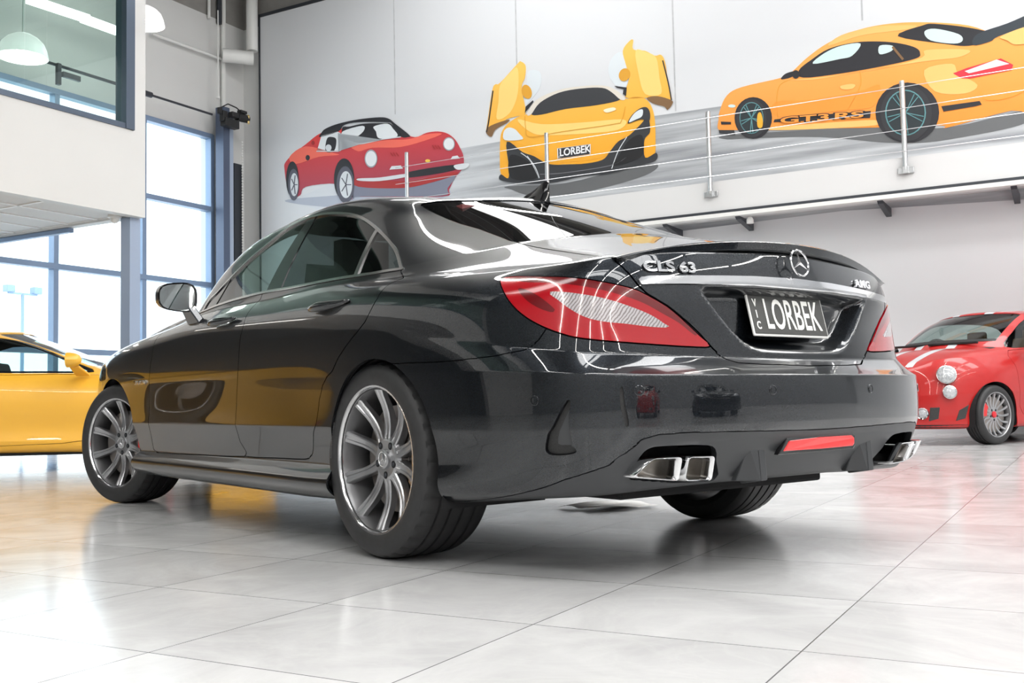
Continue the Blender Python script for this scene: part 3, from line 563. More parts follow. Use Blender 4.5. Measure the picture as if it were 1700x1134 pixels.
for c_,b_,dd in ((('black',(.02,.02,.025)),.012,0),(('orange',(.93,.36,.045)),.003,.004)):
    for tx,f in (('GT3',.28),('RS',.80)): text_mesh('side_lettering',tx,.125,mcol(*c_),frameM(q0+(q1-q0)*f-EA*dd,X,np.array([0,0,1.])+.35*X),board,.001,b_,3.1)
ppoly('tail_lamp',P5([(1225,345),(1290,320),(1450,275),(1508,305),(1500,330),(1300,370),(1265,368)]),('lamp_red',(.70,.03,.05)),5,sm=False);ppoly('tail_lamp_clear',P5([(1280,335),(1430,280),(1490,300),(1300,345)]),gls,6,sm=False)
ppoly('vent',P5([(1170,500),(1350,475),(1360,492),(1330,500),(1180,525)]),blk,5,sm=False);ppoly('vent',P5([(132,572),(180,574),(180,585),(135,586)]),blk,5,sm=False);ppoly('splitter',P5([(122,612),(195,612),(200,635),(125,628)]),grg,5,sm=False)
pline('bumper_line',P5([(1350,430),(1390,470),(1500,455),(1600,400)]),1,ysh,5);ppoly('roof_glow',P5([(700,165),(860,125),(1050,120),(1000,140),(800,165),(640,215)]),ohi,4)

# ---------------------------------------------------------------- saloon body surface
# column list: front centre -> left flank -> rear centre
PLAN=np.array([(3.86,0),(3.84,.25),(3.77,.5),(3.62,.72),(3.42,.85),(3.2,.905),(2.874,.932),(2.5,.935),(2.1,.925),(1.7,.92),(1.3,.92),(.9,.92),(.5,.928),(.25,.938),
 (0,.943),(-.25,.938),(-.5,.915),(-.70,.878),(-.905,.838),(-1.037,.71),(-1.108,.475),(-1.13,.24),(-1.142,0)],float)
NC=len(PLAN)
def keyed(keys):
    xs=sorted(keys);return np.interp(np.arange(NC),xs,[keys[k] for k in xs])
def inset(dk,zk):
    P=np.vstack([PLAN[1]*[1,-1],PLAN,PLAN[-2]*[1,-1]])
    T=P[2:]-P[:-2];T/=np.hypot(T[:,0],T[:,1])[:,None]
    Nn=np.stack([-T[:,1],T[:,0]],1)   # outward is left of direction? front->rear along +y side: direction -x, outward +y
    Nn=-Nn
    d=keyed(dk);z=keyed(zk)
    q=PLAN-Nn*d[:,None]
    q[0,1]=0;q[-1,1]=0
    return np.column_stack([q,z])
rows=[]
def rowdef(dk,zk,rep=1):
    for _ in range(rep): rows.append(inset(dk,zk))
#  keys: 0..3 nose, 6-14 flank, 17-22 tail
rowdef({0:.30,3:.30,5:.22,16:.22,20:.26,22:.26},{0:.20,5:.19,12:.16,15:.19,17:.225,20:.26,22:.26})
rowdef({0:.10,3:.09,5:.07,12:.07,16:.07,18:.09,20:.12,22:.12},{0:.16,5:.175,12:.165,15:.195,17:.23,20:.262,22:.265})
rowdef({0:.06,3:.05,5:.03,12:.03,15:.025,17:.045,18:.065,20:.10,22:.10},{0:.17,5:.185,12:.175,15:.205,17:.24,20:.272,22:.275})
rowdef({0:.03,5:.01,7:-.018,12:-.018,15:.0,16:.012,17:.03,18:.05,20:.085,22:.085},{0:.20,6:.225,13:.215,15:.24,17:.265,20:.292,22:.295})
rowdef({0:.02,5:.01,7:-.018,12:-.018,15:.0,16:.008,18:.032,20:.055,22:.055},{0:.24,6:.265,13:.255,15:.28,17:.305,20:.335,22:.34})
rowdef({0:.015,6:.034,7:.036,12:.036,14:.02,16:.008,18:.016,20:.025,22:.025},{0:.28,6:.30,14:.30,16:.33,18:.365,20:.39,22:.395},2)
rowdef({0:.01,6:.02,12:.022,14:.012,17:.004,19:.012,22:.012},{0:.35,6:.375,14:.365,17:.39,22:.415})
rowdef({0:.0,6:.002,12:.002,17:0,22:0},{0:.42,6:.450,9:.443,14:.435,17:.43,22:.442},2)
rowdef({0:.0,6:.003,12:.006,14:0,22:-.004},{0:.48,6:.51,17:.49,22:.49})
rowdef({0:.0,6:.002,12:.005,14:-.003,17:0,22:-.002},{0:.54,6:.59,17:.555,22:.545})
rowdef({0:.01,6:.0,12:.0,14:-.006,16:0,18:.004,19:.002,22:.002},{0:.60,6:.66,17:.60,19:.578,22:.578},2)
rowdef({0:.03,6:.0,12:-.003,14:-.005,16:.004,18:.022,19:.045,22:.05},{0:.65,5:.70,9:.73,15:.69,17:.635,19:.600,22:.598})
rowdef({0:.05,6:.005,9:.004,12:.0,14:.0,16:.010,18:.045,19:.075,20:.08,22:.088},{0:.69,5:.75,9:.80,14:.77,16:.70,18:.645,20:.630,22:.625},2)
rowdef({0:.08,6:.012,9:.008,12:.008,14:.008,16:.018,18:.062,19:.085,20:.088,22:.092},{0:.73,5:.79,9:.86,14:.83,16:.785,18:.715,20:.70,22:.70})
rowdef({0:.13,6:.03,9:.02,12:.02,14:.02,16:.028,18:.075,19:.088,20:.092,22:.094},{0:.77,5:.82,7:.86,9:.90,14:.875,16:.835,18:.785,20:.775,22:.78})
rowdef({0:.20,6:.055,9:.042,12:.042,14:.042,16:.045,18:.085,19:.096,20:.098,22:.098},{0:.80,5:.835,7:.885,9:.93,14:.905,16:.865,18:.84,20:.845,22:.855})
rowdef({0:.30,6:.09,9:.072,12:.068,14:.07,16:.068,18:.10,19:.106,22:.106},{0:.82,5:.845,7:.90,9:.955,12:.945,14:.925,16:.89,18:.88,20:.90,22:.915})
rowdef({0:.42,5:.15,6:.13,9:.095,12:.088,14:.10,16:.10,18:.125,19:.118,22:.112},{0:.835,5:.855,7:.915,9:.975,12:.965,14:.942,16:.908,18:.905,20:.94,22:.962},2)
def E(pts):
    rows.append(np.array(pts,float))
G0=[(2.42,0,1.0),(2.39,.25,.998),(2.31,.48,.99),(2.18,.66,.985),(2.06,.745,.983),(1.96,.785,.982),(1.88,.80,.984),(1.81,.805,.986),(1.73,.812,.988),(1.58,.818,.993),(1.3,.82,1.0),(.9,.822,.998),(.5,.824,.988),(.27,.824,.98),
 (.09,.81,.985),(-.03,.785,.99),(-.14,.75,.998),(-.24,.705,1.006),(-.33,.65,1.018),(-.40,.58,1.036),(-.46,.43,1.062),(-.505,.22,1.088),(-.52,0,1.098)]
RR=[(1.62,0,1.385),(1.60,.2,1.383),(1.54,.37,1.375),(1.46,.48,1.368),(1.39,.535,1.365),(1.32,.563,1.363),(1.25,.577,1.362),(1.17,.586,1.36),(1.08,.592,1.358),(.97,.597,1.352),(.83,.602,1.341),(.68,.606,1.325),(.54,.609,1.303),(.43,.609,1.283),
 (.35,.605,1.266),(.29,.598,1.255),(.245,.588,1.25),(.215,.574,1.25),(.19,.555,1.255),(.17,.52,1.266),(.155,.42,1.290),(.155,.22,1.318),(.155,0,1.326)]
SP=[(1.55,1.398),(1.52,1.403),(1.45,1.408),(1.38,1.412),(1.32,1.414),(1.26,1.416),(1.2,1.417),(1.13,1.418),(1.05,1.418),(.96,1.417),(.86,1.415),(.75,1.41),(.65,1.404),(.56,1.398),(.5,1.394),(.45,1.39),(.41,1.386),(.37,1.382),(.33,1.378),(.3,1.374),(.27,1.371),(.24,1.367),(.22,1.364)]
G0=np.array(G0);RR=np.array(RR);SP=np.array([(x,0,z) for x,z in SP])
SP[:,2]-=keyed({0:0,8:0,10:.008,12:.022,16:.036,22:.038})
top=rows[-1]
mid=top*.6+G0*.4
mid2=top*.22+G0*.78
# crown of bonnet, shoulder and boot deck
mid[:,2]+=keyed({0:.05,3:.035,5:.02,8:-.002,14:-.006,17:-.012,19:.0,22:.012})
mid2[:,2]+=keyed({0:.035,3:.02,5:.012,8:.0,14:-.004,17:-.012,19:-.004,22:.006})
E(mid);E(mid2);E(G0);E(G0)
for t in (.25,.5,.75,.93):
    r=G0*(1-t)+RR*t
    b=4*t*(1-t)
    # outward/upward bulge of glass and pillars
    dx=keyed({0:.03,3:.03,5:.02,8:0,15:0,18:.02,22:0})*b
    dy=keyed({0:0,3:.005,5:.008,8:.011,14:.011,17:.0,18:-.004,20:.0,22:0})*b
    dz=keyed({0:.03,2:.055,3:.08,5:.085,6:.07,7:.045,9:.012,11:.006,15:.003,17:-.004,18:-.008,19:-.006,20:.0,22:.006})*b
    r=r+np.stack([dx,dy,dz],1)
    E(r)
zb=keyed({0:.0,4:.008,6:.014,8:.018,9:.024,15:.03,18:.016,20:.0,22:0})
RR=RR+np.stack([0*zb,0*zb,zb],1)
E(RR)
E(RR*.86+SP*.14+np.stack([0*zb,0*zb,.012+zb*.6],1))
r2=RR*.62+SP*.38;r2[:,2]+=.010+zb*.3;E(r2)
r3=RR*.3+SP*.7;r3[:,2]+=.004;E(r3)
E(SP)
CT=np.array(rows)   # (rows, cols, 3)
CT[:,0,1]=0;CT[:,-1,1]=0
def bmat(n,ts):
    # uniform cubic B-spline weights on padded control index (pad 1 each side)
    i=np.clip(np.floor(ts).astype(int),0,n-2);f=ts-i
    w=np.stack([(1-f)**3,3*f**3-6*f**2+4,-3*f**3+3*f**2+3*f+1,f**3],1)/6
    M=np.zeros((len(ts),n+2))
    for k in range(4): M[np.arange(len(ts)),i+k]+=w[:,k]
    return M
def padded():
    C=CT
    lo=2*C[0]-C[1]; hi=C[-2]*[1,-1,1]
    C=np.concatenate([lo[None],C,hi[None]],0)
    a=C[:,1]*[1,-1,1]; b=C[:,-2]*[1,-1,1]
    return np.concatenate([a[:,None],C,b[:,None]],1)
def surface(us,vs):
    """us: column params 0..NC-1 ; vs: row params 0..NR-1 -> (len(vs),len(us),3)"""
    P=padded();Mu=bmat(NC,us);Mv=bmat(len(CT),vs)
    return np.einsum('vr,uc,rcd->vud',Mv,Mu,P)

# ================================================================= saloon: panels cut from the body surface
def eval_sheet(CT_,nu,nv,disp=None,u0=0,u1=None,v0=0,v1=None):
    nr,nc=CT_.shape[:2];u1=nc-1 if u1 is None else u1;v1=nr-1 if v1 is None else v1
    us=np.linspace(u0,u1,nu);vs=np.linspace(v0,v1,nv);G=surf(CT_,us,vs)
    UU,VV=np.meshgrid(us,vs)
    if disp is not None: G=disp(G,UU,VV)
    du=np.gradient(G,axis=1);dv=np.gradient(G,axis=0)
    if abs(u0)<1e-9: du[:,0]=G[:,1]-G[:,0]*1;du[:,0,0]=0;du[:,0,2]=0
    if u1==nc-1: du[:,-1]=G[:,-1]-G[:,-2];du[:,-1,0]=0;du[:,-1,2]=0
    if v1==nr-1: dv[-1]=G[-1]-G[-2];dv[-1,:,0]=0;dv[-1,:,2]=0
    N=np.cross(du,dv);N/=np.linalg.norm(N,axis=2)[...,None]+1e-12
    k=nv//3;flip=N[k,nu//2,1]<0
    if flip: N=-N
    F=[]
    for i in range(nv-1):
        for j in range(nu-1):
            a=i*nu+j;q=(a,a+1,a+nu+1,a+nu);F.append(q)
    # winding to agree with N
    a,b,c=G[k,nu//2],G[k,nu//2+1],G[k+1,nu//2]
    if np.cross(b-a,c-a)@N[k,nu//2]<0: F=[q[::-1] for q in F]
    return Sheet(G.reshape(-1,3),N.reshape(-1,3),np.stack([UU.ravel(),VV.ravel()],1),F)
def surf(CT_,us,vs):
    C=CT_;lo=2*C[0]-C[1];hi=C[-2]*[1,-1,1];C=np.concatenate([lo[None],C,hi[None]],0)
    C=np.concatenate([(C[:,1]*[1,-1,1])[:,None],C,(C[:,-2]*[1,-1,1])[:,None]],1)
    return np.einsum('vr,uc,rcd->vud',bmat(len(CT_),vs),bmat(CT_.shape[1],us),C)
def region(S,CT_,poly,mode='uv',gap=.0022,edge=None,k=3,ycut=.4,raw=False):
    """poly: list of (u,v); returns (inside, outside). edge: indexes of the polygon that are real seams"""
    L=np.array(poly,float) if raw else smooth_loop(poly,k)
    D=np.array([surf(CT_,np.array([np.clip(u,0,CT_.shape[1]-1)]),np.array([np.clip(v,0,len(CT_)-1)]))[0,0] for u,v in L])
    if mode=='xz': P2=S.V[:,[0,2]];Q=D[:,[0,2]];ok=S.V[:,1]>ycut
    elif mode=='uz': P2=np.stack([S.UV[:,0]*.2,S.V[:,2]],1);Q=np.stack([L[:,0]*.2,D[:,2]],1);ok=np.ones(len(S.V),bool)
    else: P2=S.UV*[.2,.05];Q=L*[.2,.05];ok=np.ones(len(S.V),bool)
    ins=inside2(P2,Q)&ok
    lo=D.min(0)-.06;hi=D.max(0)+.06;near=np.all((S.V>lo)&(S.V<hi),axis=1)
    d=np.full(len(S.V),.5);c=CT_.shape[1]-1
    # edges on the centre line are not seams
    n=len(L);dn=np.full(near.sum(),.5);P=S.V[near]
    for i in range(n):
        j=(i+1)%n
        if (L[i,0]>=c-.001 and L[j,0]>=c-.001) or (L[i,0]<=.001 and L[j,0]<=.001): continue
        a,b=D[i],D[j];ab=b-a;t=np.clip(((P-a)@ab)/(ab@ab+1e-18),0,1);dn=np.minimum(dn,np.linalg.norm(P-a-t[:,None]*ab,axis=1))
    d[near]=dn
    sd=np.where(ins,-d,d)
    if gap<=0: return clip(S,sd)
    ins_,_o=clip(S,sd+gap);_i,out=clip(S,sd-gap)
    return ins_,out
def sdist(S,CT_,poly,mode='uv',k=3):
    L=smooth_loop(poly,k);D=np.array([surf(CT_,np.array([np.clip(u,0,CT_.shape[1]-1)]),np.array([np.clip(v,0,len(CT_)-1)]))[0,0] for u,v in L]);return L,D
M_paint=paint('dark_grey_metallic',(.0085,.0110,.0145),.85,.32,True)
M_chrome=mat('chrome',(.82,.82,.83),.07,1.0)
M_satin=mat('satin_trim',(.62,.61,.60),.22,1.0)
M_blackgloss=mat('gloss_black',(.008,.008,.009),.08,0,.5)
M_plastic=mat('dark_bumper_plastic',(.035,.037,.040),.42)
M_rubber=noisy('tyre_rubber',(.014,.014,.015),(.03,.03,.031),40,.55)
M_alloy=mat('grey_alloy',(.44,.44,.45),.30,.92)
M_barrel=mat('rim_barrel_shaded',(.20,.20,.205),.38,.9)  # darker than the alloy: shading inside the rim put into its colour
M_lip=mat('machined_alloy',(.78,.78,.79),.16,1.0)
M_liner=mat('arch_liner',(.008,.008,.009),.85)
M_glassd=glassmat('tinted_glass',(.10,.11,.11),1,1.52)
M_glassf=glassmat('clear_car_glass',(.62,.72,.70),1,1.52)
M_cabin=mat('cabin_trim',(.03,.028,.027),.6)
M_burg=mat('burgundy_leather',(.12,.02,.02),.5)
M_red=mat('lamp_red_lens',(.34,.003,.008),.10,0,1.0,coat_rough=.01)
M_redd=mat('lamp_red_deep',(.12,.001,.003),.12,0,1.0,coat_rough=.01)
def lensmat():
    m=mat('lamp_clear_lens',(.72,.70,.70),.18,.35,1.0,coat_rough=.01);nt=m.node_tree;b=nt.nodes['Principled BSDF']
    tc=nt.nodes.new('ShaderNodeTexCoord');v=nt.nodes.new('ShaderNodeTexWave');v.wave_type='BANDS';v.bands_direction='DIAGONAL';v.inputs['Scale'].default_value=42;v.inputs['Distortion'].default_value=4;v.inputs['Detail'].default_value=3
    r=nt.nodes.new('ShaderNodeValToRGB');r.color_ramp.elements[0].color=(.24,.21,.21,1);r.color_ramp.elements[1].color=(.50,.47,.48,1);r.color_ramp.elements[0].position=.25;r.color_ramp.elements[1].position=.5
    nt.links.new(tc.outputs['Object'],v.inputs['Vector']);nt.links.new(v.outputs['Fac'],r.inputs[0]);nt.links.new(r.outputs[0],b.inputs['Base Color'])
    return m
M_lens=lensmat()
PZ={
'dlo':[(7.959,23.845),(6.509,26.203),(6.843,26.622),(7.111,27.205),(7.172,27.985),(7.258,28.773),(6.999,29.691),(7.886,30.29),(8.856,30.411),(9.675,30.4),(10.634,30.207),(11.661,29.871),(12.748,29.179),(13.773,28.302),(14.392,27.474),(14.679,26.576),(14.745,24.872),(14.613,24.308),(14.008,24.364),(13.426,24.476),(12.574,25.147),(11.933,24.887),(11.172,24.44),(10.529,25.305),(9.508,25.026)],
'front_door':[(7.565,23.702),(7.889,20.159),(7.773,18.183),(7.766,15.601),(7.702,13.41),(7.667,9.993),(7.641,7.128),(7.757,5.24),(9.088,5.491),(10.426,5.851),(10.374,6.997),(10.359,9.124),(10.392,10.908),(10.474,13.925),(10.495,16.464),(10.532,17.391),(10.455,20.918),(10.511,24.639),(10.266,26.293),(8.78,26.457),(6.252,26.057)],
'rear_door':[(10.511,24.639),(10.455,20.918),(10.532,17.391),(10.495,16.464),(10.474,13.925),(10.392,10.908),(10.359,9.124),(10.374,6.997),(10.426,5.851),(11.211,5.958),(11.933,6.067),(12.106,6.394),(12.216,6.789),(12.451,8.86),(12.562,10.545),(12.855,12.156),(13.225,13.73),(13.64,14.696),(13.958,16.425),(14.167,18.084),(14.182,20.069),(14.519,23.796),(14.515,25.681),(13.128,26.248),(11.353,26.209),(10.591,26.208)],
'lamp':[(16.579,19.44),(16.619,19.871),(16.867,19.902),(17.399,19.704),(17.937,19.487),(18.549,19.109),(19.096,18.737),(19.364,18.391),(19.656,17.938),(19.926,17.344),(20.126,16.861),(20.302,16.401),(19.896,16.359),(19.524,16.388),(19.055,16.433),(18.543,16.49),(18.054,16.568),(17.728,16.716),(17.456,16.895),(17.18,17.175),(16.95,17.593),(16.758,18.257)],
'lid':[(18.817,20.583),(19.06,19.518),(19.2,18.886),(19.337,18.496),(19.675,17.964),(19.946,17.394),(20.147,16.912),(20.33,16.31),(20.518,15.134),(20.671,14.522),(21.086,14.381),(21.833,14.298)],
'lid_top':[(18.817,20.583),(18.658,22.559),(18.732,23.346),(18.826,24.439),(18.871,25.964)],
'glass':[(18.871,25.964),(18.821,26.599),(18.746,27.623),(18.517,28.206),(18.25,28.863),(17.94,29.574),(17.372,30.365),(16.741,30.866),(17.972,31.174),(19.589,31.004),(20.735,30.348),(21.873,30.777)],
'glass_bot':[(18.871,25.964),(19.645,25.394),(20.285,24.294),(20.862,23.942),(21.278,23.85)],
'bumper_top':[(15.05,13.394),(15.538,13.446),(16.001,13.609),(16.67,14.065),(17.183,14.861),(17.423,16.272),(17.553,16.871)],
'bumper_bot':[(15.473,1.781),(15.724,1.175),(16.335,1.812),(16.832,2.225),(17.417,2.923),(17.863,3.568),(18.282,3.948),(18.598,4.255),(18.867,5.128),(19.06,7.046),(19.298,7.436),(19.733,7.477),(20.404,7.288),(21.18,7.034),(22.0,6.804)],
'recess':[(20.14,18.921),(20.396,18.004),(20.598,17.376),(20.757,16.957),(20.942,16.565),(21.216,16.289),(21.627,16.22),(22.0,16.212)],
'recess_top':[(20.14,18.921),(20.918,18.985),(22.0,18.949)],
'chrome_top':[(19.189,19.315),(19.792,19.365),(20.501,19.424),(21.165,19.456),(22.0,19.458)],
'chrome_bot':[(19.23,18.917),(19.779,18.968),(20.484,19.018),(21.145,19.019),(22.0,18.975)],
'vent':[(18.044,10.542),(17.878,9.895),(17.733,8.892),(17.61,7.047),(17.603,6.352),(17.698,5.905),(17.916,5.641),(18.096,6.102),(18.028,6.775),(17.815,6.824),(17.798,7.395),(17.891,9.234),(18.012,9.998)],
'vent_wall':[(18.043,10.321),(18.01,9.719),(18.011,8.547),(18.038,6.772),(17.806,6.875),(17.799,7.495),(17.891,9.234)],
'slit':[(18.763,11.083),(18.812,11.008),(18.831,10.223),(18.867,9.593),(18.889,8.867),(18.839,8.802),(18.801,9.536),(18.764,10.227)],
'exhaust':[(18.936,3.241),(19.0,4.087),(19.111,4.948),(19.255,5.728),(19.522,5.509),(20.032,5.006),(20.163,4.541),(20.212,3.994),(20.32,1.964)],
'sensors':[(17.456,10.392),(19.031,10.813),(20.979,10.782)],
'handle':[(12.361,17.752),(13.392,17.851),(12.671,17.512)],
'handle2':[(9.736,17.848),(10.266,18.39)],
'win_lines':[(8.763,29.647),(10.564,25.726),(9.321,29.699),(10.929,25.872),(13.335,28.477),(13.044,26.036),(13.164,28.497),(12.916,26.044)],
'lampclear':[(17.523,18.524),(17.734,18.568),(18.079,18.476),(18.546,18.276),(18.98,17.976),(19.366,17.618),(19.638,17.196),(19.749,17.137),(19.356,17.142),(18.969,17.222),(18.544,17.282),(18.206,17.444),(17.92,17.769),(17.724,18.114)],
'lampband':[(16.642,19.753),(16.992,19.783),(17.403,19.647),(17.938,19.442),(18.549,19.058),(19.095,18.679),(19.363,18.338),(19.655,17.889),(19.924,17.297),(20.106,16.86),(20.01,16.924),(19.811,17.333),(19.556,17.686),(19.232,18.122),(18.773,18.504),(18.191,18.866),(17.601,19.128),(17.03,19.28)],
'lampdark':[(16.949,18.794),(17.18,18.582),(17.472,18.08),(17.705,17.545),(17.433,17.624),(17.149,18.025)],
}
NR=len(CT);GI=[i for i in range(NR) if np.allclose(CT[i],G0)][-1];RI=[i for i in range(NR) if np.allclose(CT[i],RR)][0]
car=empty('saloon_car',(0,0,0),0,'dark grey metallic four-door saloon with silver ten-spoke wheels seen from behind','car')
# number plate recess pressed into the boot lid
rec=PZ['recess']+[(24.,16.21),(24.,18.95)]+PZ['recess_top'][::-1][1:]
recL=smooth_loop(PZ['recess'],3,False)
recD=surf_pts=np.array([surf(CT,np.array([min(u,22)]),np.array([v]))[0,0] for u,v in list(recL)+list(PZ['recess_top'][::-1])])
def press(G,UU,VV):
    g=G.reshape(-1,3);uv=np.stack([UU.ravel(),VV.ravel()],1)
    ins=inside2(uv*[.2,.05],np.array(rec)*[.2,.05]);P=g[ins];d=np.full(len(P),1.)
    for i in range(len(recD)-1):
        a,b=recD[i],recD[i+1]
        if a[1]<.003 and b[1]<.003: continue
        ab=b-a;t=np.clip(((P-a)@ab)/(ab@ab+1e-18),0,1);d=np.minimum(d,np.linalg.norm(P-a-t[:,None]*ab,axis=1))
    t=np.clip(d/.035,0,1);t=t*t*(3-2*t);g=g.copy();g[ins]+=np.outer(.058*t,[1,0,.02])
    return g.reshape(G.shape)
body=eval_sheet(CT,441,231,press)
def arch_val(S,xc,zc,r,rx=1.):
    V=S.V;d=np.where(V[:,2]>zc,np.hypot((V[:,0]-xc)/rx,V[:,2]-zc)-r,np.abs(V[:,0]-xc)/rx-r)
    return np.where(V[:,1]>.5,d,1.)
ARC=[(-.052,.33,.335,1.),(2.845,.335,.355,1.10)]
for xc,zc,r,rx in ARC: _,body=clip(body,arch_val(body,xc,zc,r,rx))
# windscreen
ws=[(-.5,GI+.55),(1.5,GI+.6),(2.55,GI+.9),(3.05,GI+2),(3.0,RI-1.2),(2.6,RI-.2),(1.5,RI+.05),(-.5,RI+.05)]
wsc,body=region(body,CT,[(max(u,0),v) for u,v in ws],'uv',.003)
sheet_mesh('windscreen',wsc,M_glassf,car,rim=0,lift=-.003)
dlo,body=region(body,CT,PZ['dlo'],'xz',.0008,k=3,ycut=.5)
lampS,body=region(body,CT,PZ['lamp'],'uz',.0022,k=3)
gl=PZ['glass']+[(22.01,30.75),(22.01,23.7)]+PZ['glass_bot'][::-1][:-1]
rg,body=region(body,CT,gl,'uv',.003,k=2,raw=False)
lidp=PZ['lid']+[(22.01,14.28),(22.01,23.7)]+PZ['glass_bot'][::-1][:-1]+PZ['lid_top'][::-1][:-1]
lid,body=region(body,CT,lidp,'uv',.0028,raw=True)
fd,body=region(body,CT,PZ['front_door'],'xz',.0022,k=2,ycut=.5)
rd,body=region(body,CT,PZ['rear_door'],'xz',.0022,k=2,ycut=.5)
bp=PZ['bumper_top']+[(17.7,17.6),(20.25,16.9),(22.01,16.0),(22.01,6.84)]+PZ['bumper_bot'][::-1][1:]+[(14.3,.9),(14.3,13.35)]
bum,body=region(body,CT,bp,'uv',.0018,raw=True)
dp=PZ['bumper_bot'][:-1]+[(22.01,6.84),(22.01,-.5),(15.2,-.5)]
dif,body=region(body,CT,[(u,max(v,0)) for u,v in dp],'uv',.0018,raw=True)
hl=[(2.2,15.2),(3.2,15.6),(4.1,17.3),(4.3,18.6),(3.6,18.8),(2.7,18.0)]
hls,body=region(body,CT,hl,'uv',.002,k=3)
gr=[(.001,9.0),(1.5,9.0),(2.0,11),(1.9,14),(1.4,15.5),(.001,15.8)]
grs,body=region(body,CT,gr,'uv',.002,raw=True)
bl_=[(1.2,11.3),(-.01,11)]
shell=sheet_mesh('body_panel',body,[M_paint,M_paint],car)
[sheet_mesh('head_lamp',hls,mat('headlamp_glass',(.75,.77,.8),.08,.3,1.),car,mirror=False,only=q) for q in 'LR'];sheet_mesh('radiator_grille',grs,M_blackgloss,car,lift=-.02)
# doors
HP={}
for nm,S_,hx in (('front',fd,(1.44,1.17)),('rear',rd,(.44,.15))):
    for side in ('L','R'):
        o=sheet_mesh('door',S_,M_paint,car,mirror=False,only=side)
        o['label']=('near' if side=='L' else 'far')+' side '+nm+' door'
        m_=MB();sg=1 if side=='L' else -1
        # lever handle lying off the skin, thick at the front, thin towards the rear top
        x0,x1=hx;pts=[];
        for t in np.linspace(0,1,9):
            x=x0+(x1-x0)*t;z=(.868 if nm=='rear' else .888)+.012*t;yy=(.926 if nm=='rear' else .917)+.020*math.sin(math.pi*min(1,t*1.25+.1))-.004*t
            pts.append((x,yy*sg,z))
        rr_=[.004,.013,.018,.020,.019,.017,.014,.011,.005]
        m_.tube(pts,rr_,12);m_.v=[(x,y,z+(z-(pts[0][2]+.006))*-.12) for x,y,z in m_.v];m_.build('door_handle',M_paint,o,smooth=True)
# window trim, glass and pillars
L,D=sdist(dlo,CT,PZ['dlo'],k=3)
dd=segdist(dlo.V,D,True)
glz,band=clip(dlo,.0125-dd)
for side in 'LR': sheet_mesh('window_trim',band,[M_satin,M_satin],car,lift=.004,rim=.010,mirror=False,only=side)
def linev(S_,p0,p1):
    (x0,z0),(x1,z1)=p0,p1;return ((x1-x0)*(S_.V[:,2]-z0)-(z1-z0)*(S_.V[:,0]-x0))/math.hypot(x1-x0,z1-z0)
LA=((1.068,1.004),(1.079,1.311));LB=((.922,1.007),(.997,1.308));LC=((.303,.997),(.354,1.172));LD=((.277,.997),(.331,1.168))
front,r0=(lambda t:(t[0],t[1]))(clip(glz,linev(glz,*LA)))
pil,r1=clip(r0,linev(r0,*LB));rear_w,r2=clip(r1,linev(r1,*LC));div,quart=clip(r2,linev(r2,*LD))
# small mirror triangle at the front of the side glass
tri,front=(lambda t:(t[0],t[1]))(clip(front,linev(front,(1.66,.96),(1.565,1.24))))
for side in ('L','R'):
    for nm,S_,mm in (('front_window',front,M_glassf),('rear_window',rear_w,M_glassd),('quarter_window',quart,M_glassd)):
        sheet_mesh(nm,S_,mm,car,mirror=False,only=side,rim=0,lift=-.004)
    sheet_mesh('window_pillar',pil,M_blackgloss,car,mirror=False,only=side,rim=.006,lift=-.001)
    sheet_mesh('window_divider',div,M_satin,car,mirror=False,only=side,rim=.006,lift=.001)
    sheet_mesh('mirror_triangle',tri,M_blackgloss,car,mirror=False,only=side,rim=.006,lift=-.001)
sheet_mesh('rear_screen',rg,M_glassd,car,rim=0,lift=-.003)
# boot lid with chrome strip
cs=PZ['chrome_top']+[(22.01,19.46),(22.01,18.97)]+PZ['chrome_bot'][::-1][1:]
cs[4]=(22.01,19.458);strip,lid=region(lid,CT,cs,'uv',0,raw=True)
lido=sheet_mesh('boot_lid',lid,[M_paint,M_paint],car)
so=sheet_mesh('chrome_strip',strip,[M_chrome,M_chrome],lido,lift=.007,rim=.02)
# tail lamps
clr,l2=region(lampS,CT,PZ['lampclear'],'uz',0,k=3);drk,l2=region(l2,CT,PZ['lampdark'],'uz',0,k=3);bnd,l2=region(l2,CT,PZ['lampband'],'uz',0,k=3)
for side in ('L','R'):
    lo_=sheet_mesh('tail_lamp',l2,[M_red,M_redd],car,mirror=False,only=side,rim=.012,lift=.002)
    sheet_mesh('clear_lens',clr,M_lens,lo_,mirror=False,only=side,rim=0,lift=.0022)
    sheet_mesh('lamp_top_band',bnd,M_redd,lo_,mirror=False,only=side,rim=0,lift=.0021)
    sheet_mesh('lamp_reflector',drk,M_redd,lo_,mirror=False,only=side,rim=0,lift=.0022)
# bumper: side vents and slits
vent,bum=region(bum,CT,PZ['vent'],'uz',.0005,k=2);vw,bum=region(bum,CT,PZ['vent_wall'],'uz',0,k=2);sl,bum=region(bum,CT,PZ['slit'],'uz',0,k=2)
bo=sheet_mesh('rear_bumper',bum,[M_paint,M_paint],car,rim=.014)
M_mesh=noisy('vent_mesh',(.004,.004,.004),(.03,.03,.03),260,.6)
for S_,lf in ((vent,-.012),(vw,-.008),(sl,-.006)):
    for side in 'LR': sheet_mesh('air_vent' if S_ is not vw else 'vent_panel',S_,M_mesh if S_ is not vw else M_plastic,bo,rim=0,lift=lf,mirror=False,only=side)
ex,dif=region(dif,CT,PZ['exhaust'],'uz',.001,k=2)
do=sheet_mesh('rear_diffuser',dif,[M_plastic,M_plastic],car,rim=.02)
def spt(u,v): return surf(CT,np.array([float(u)]),np.array([float(v)]))[0,0]
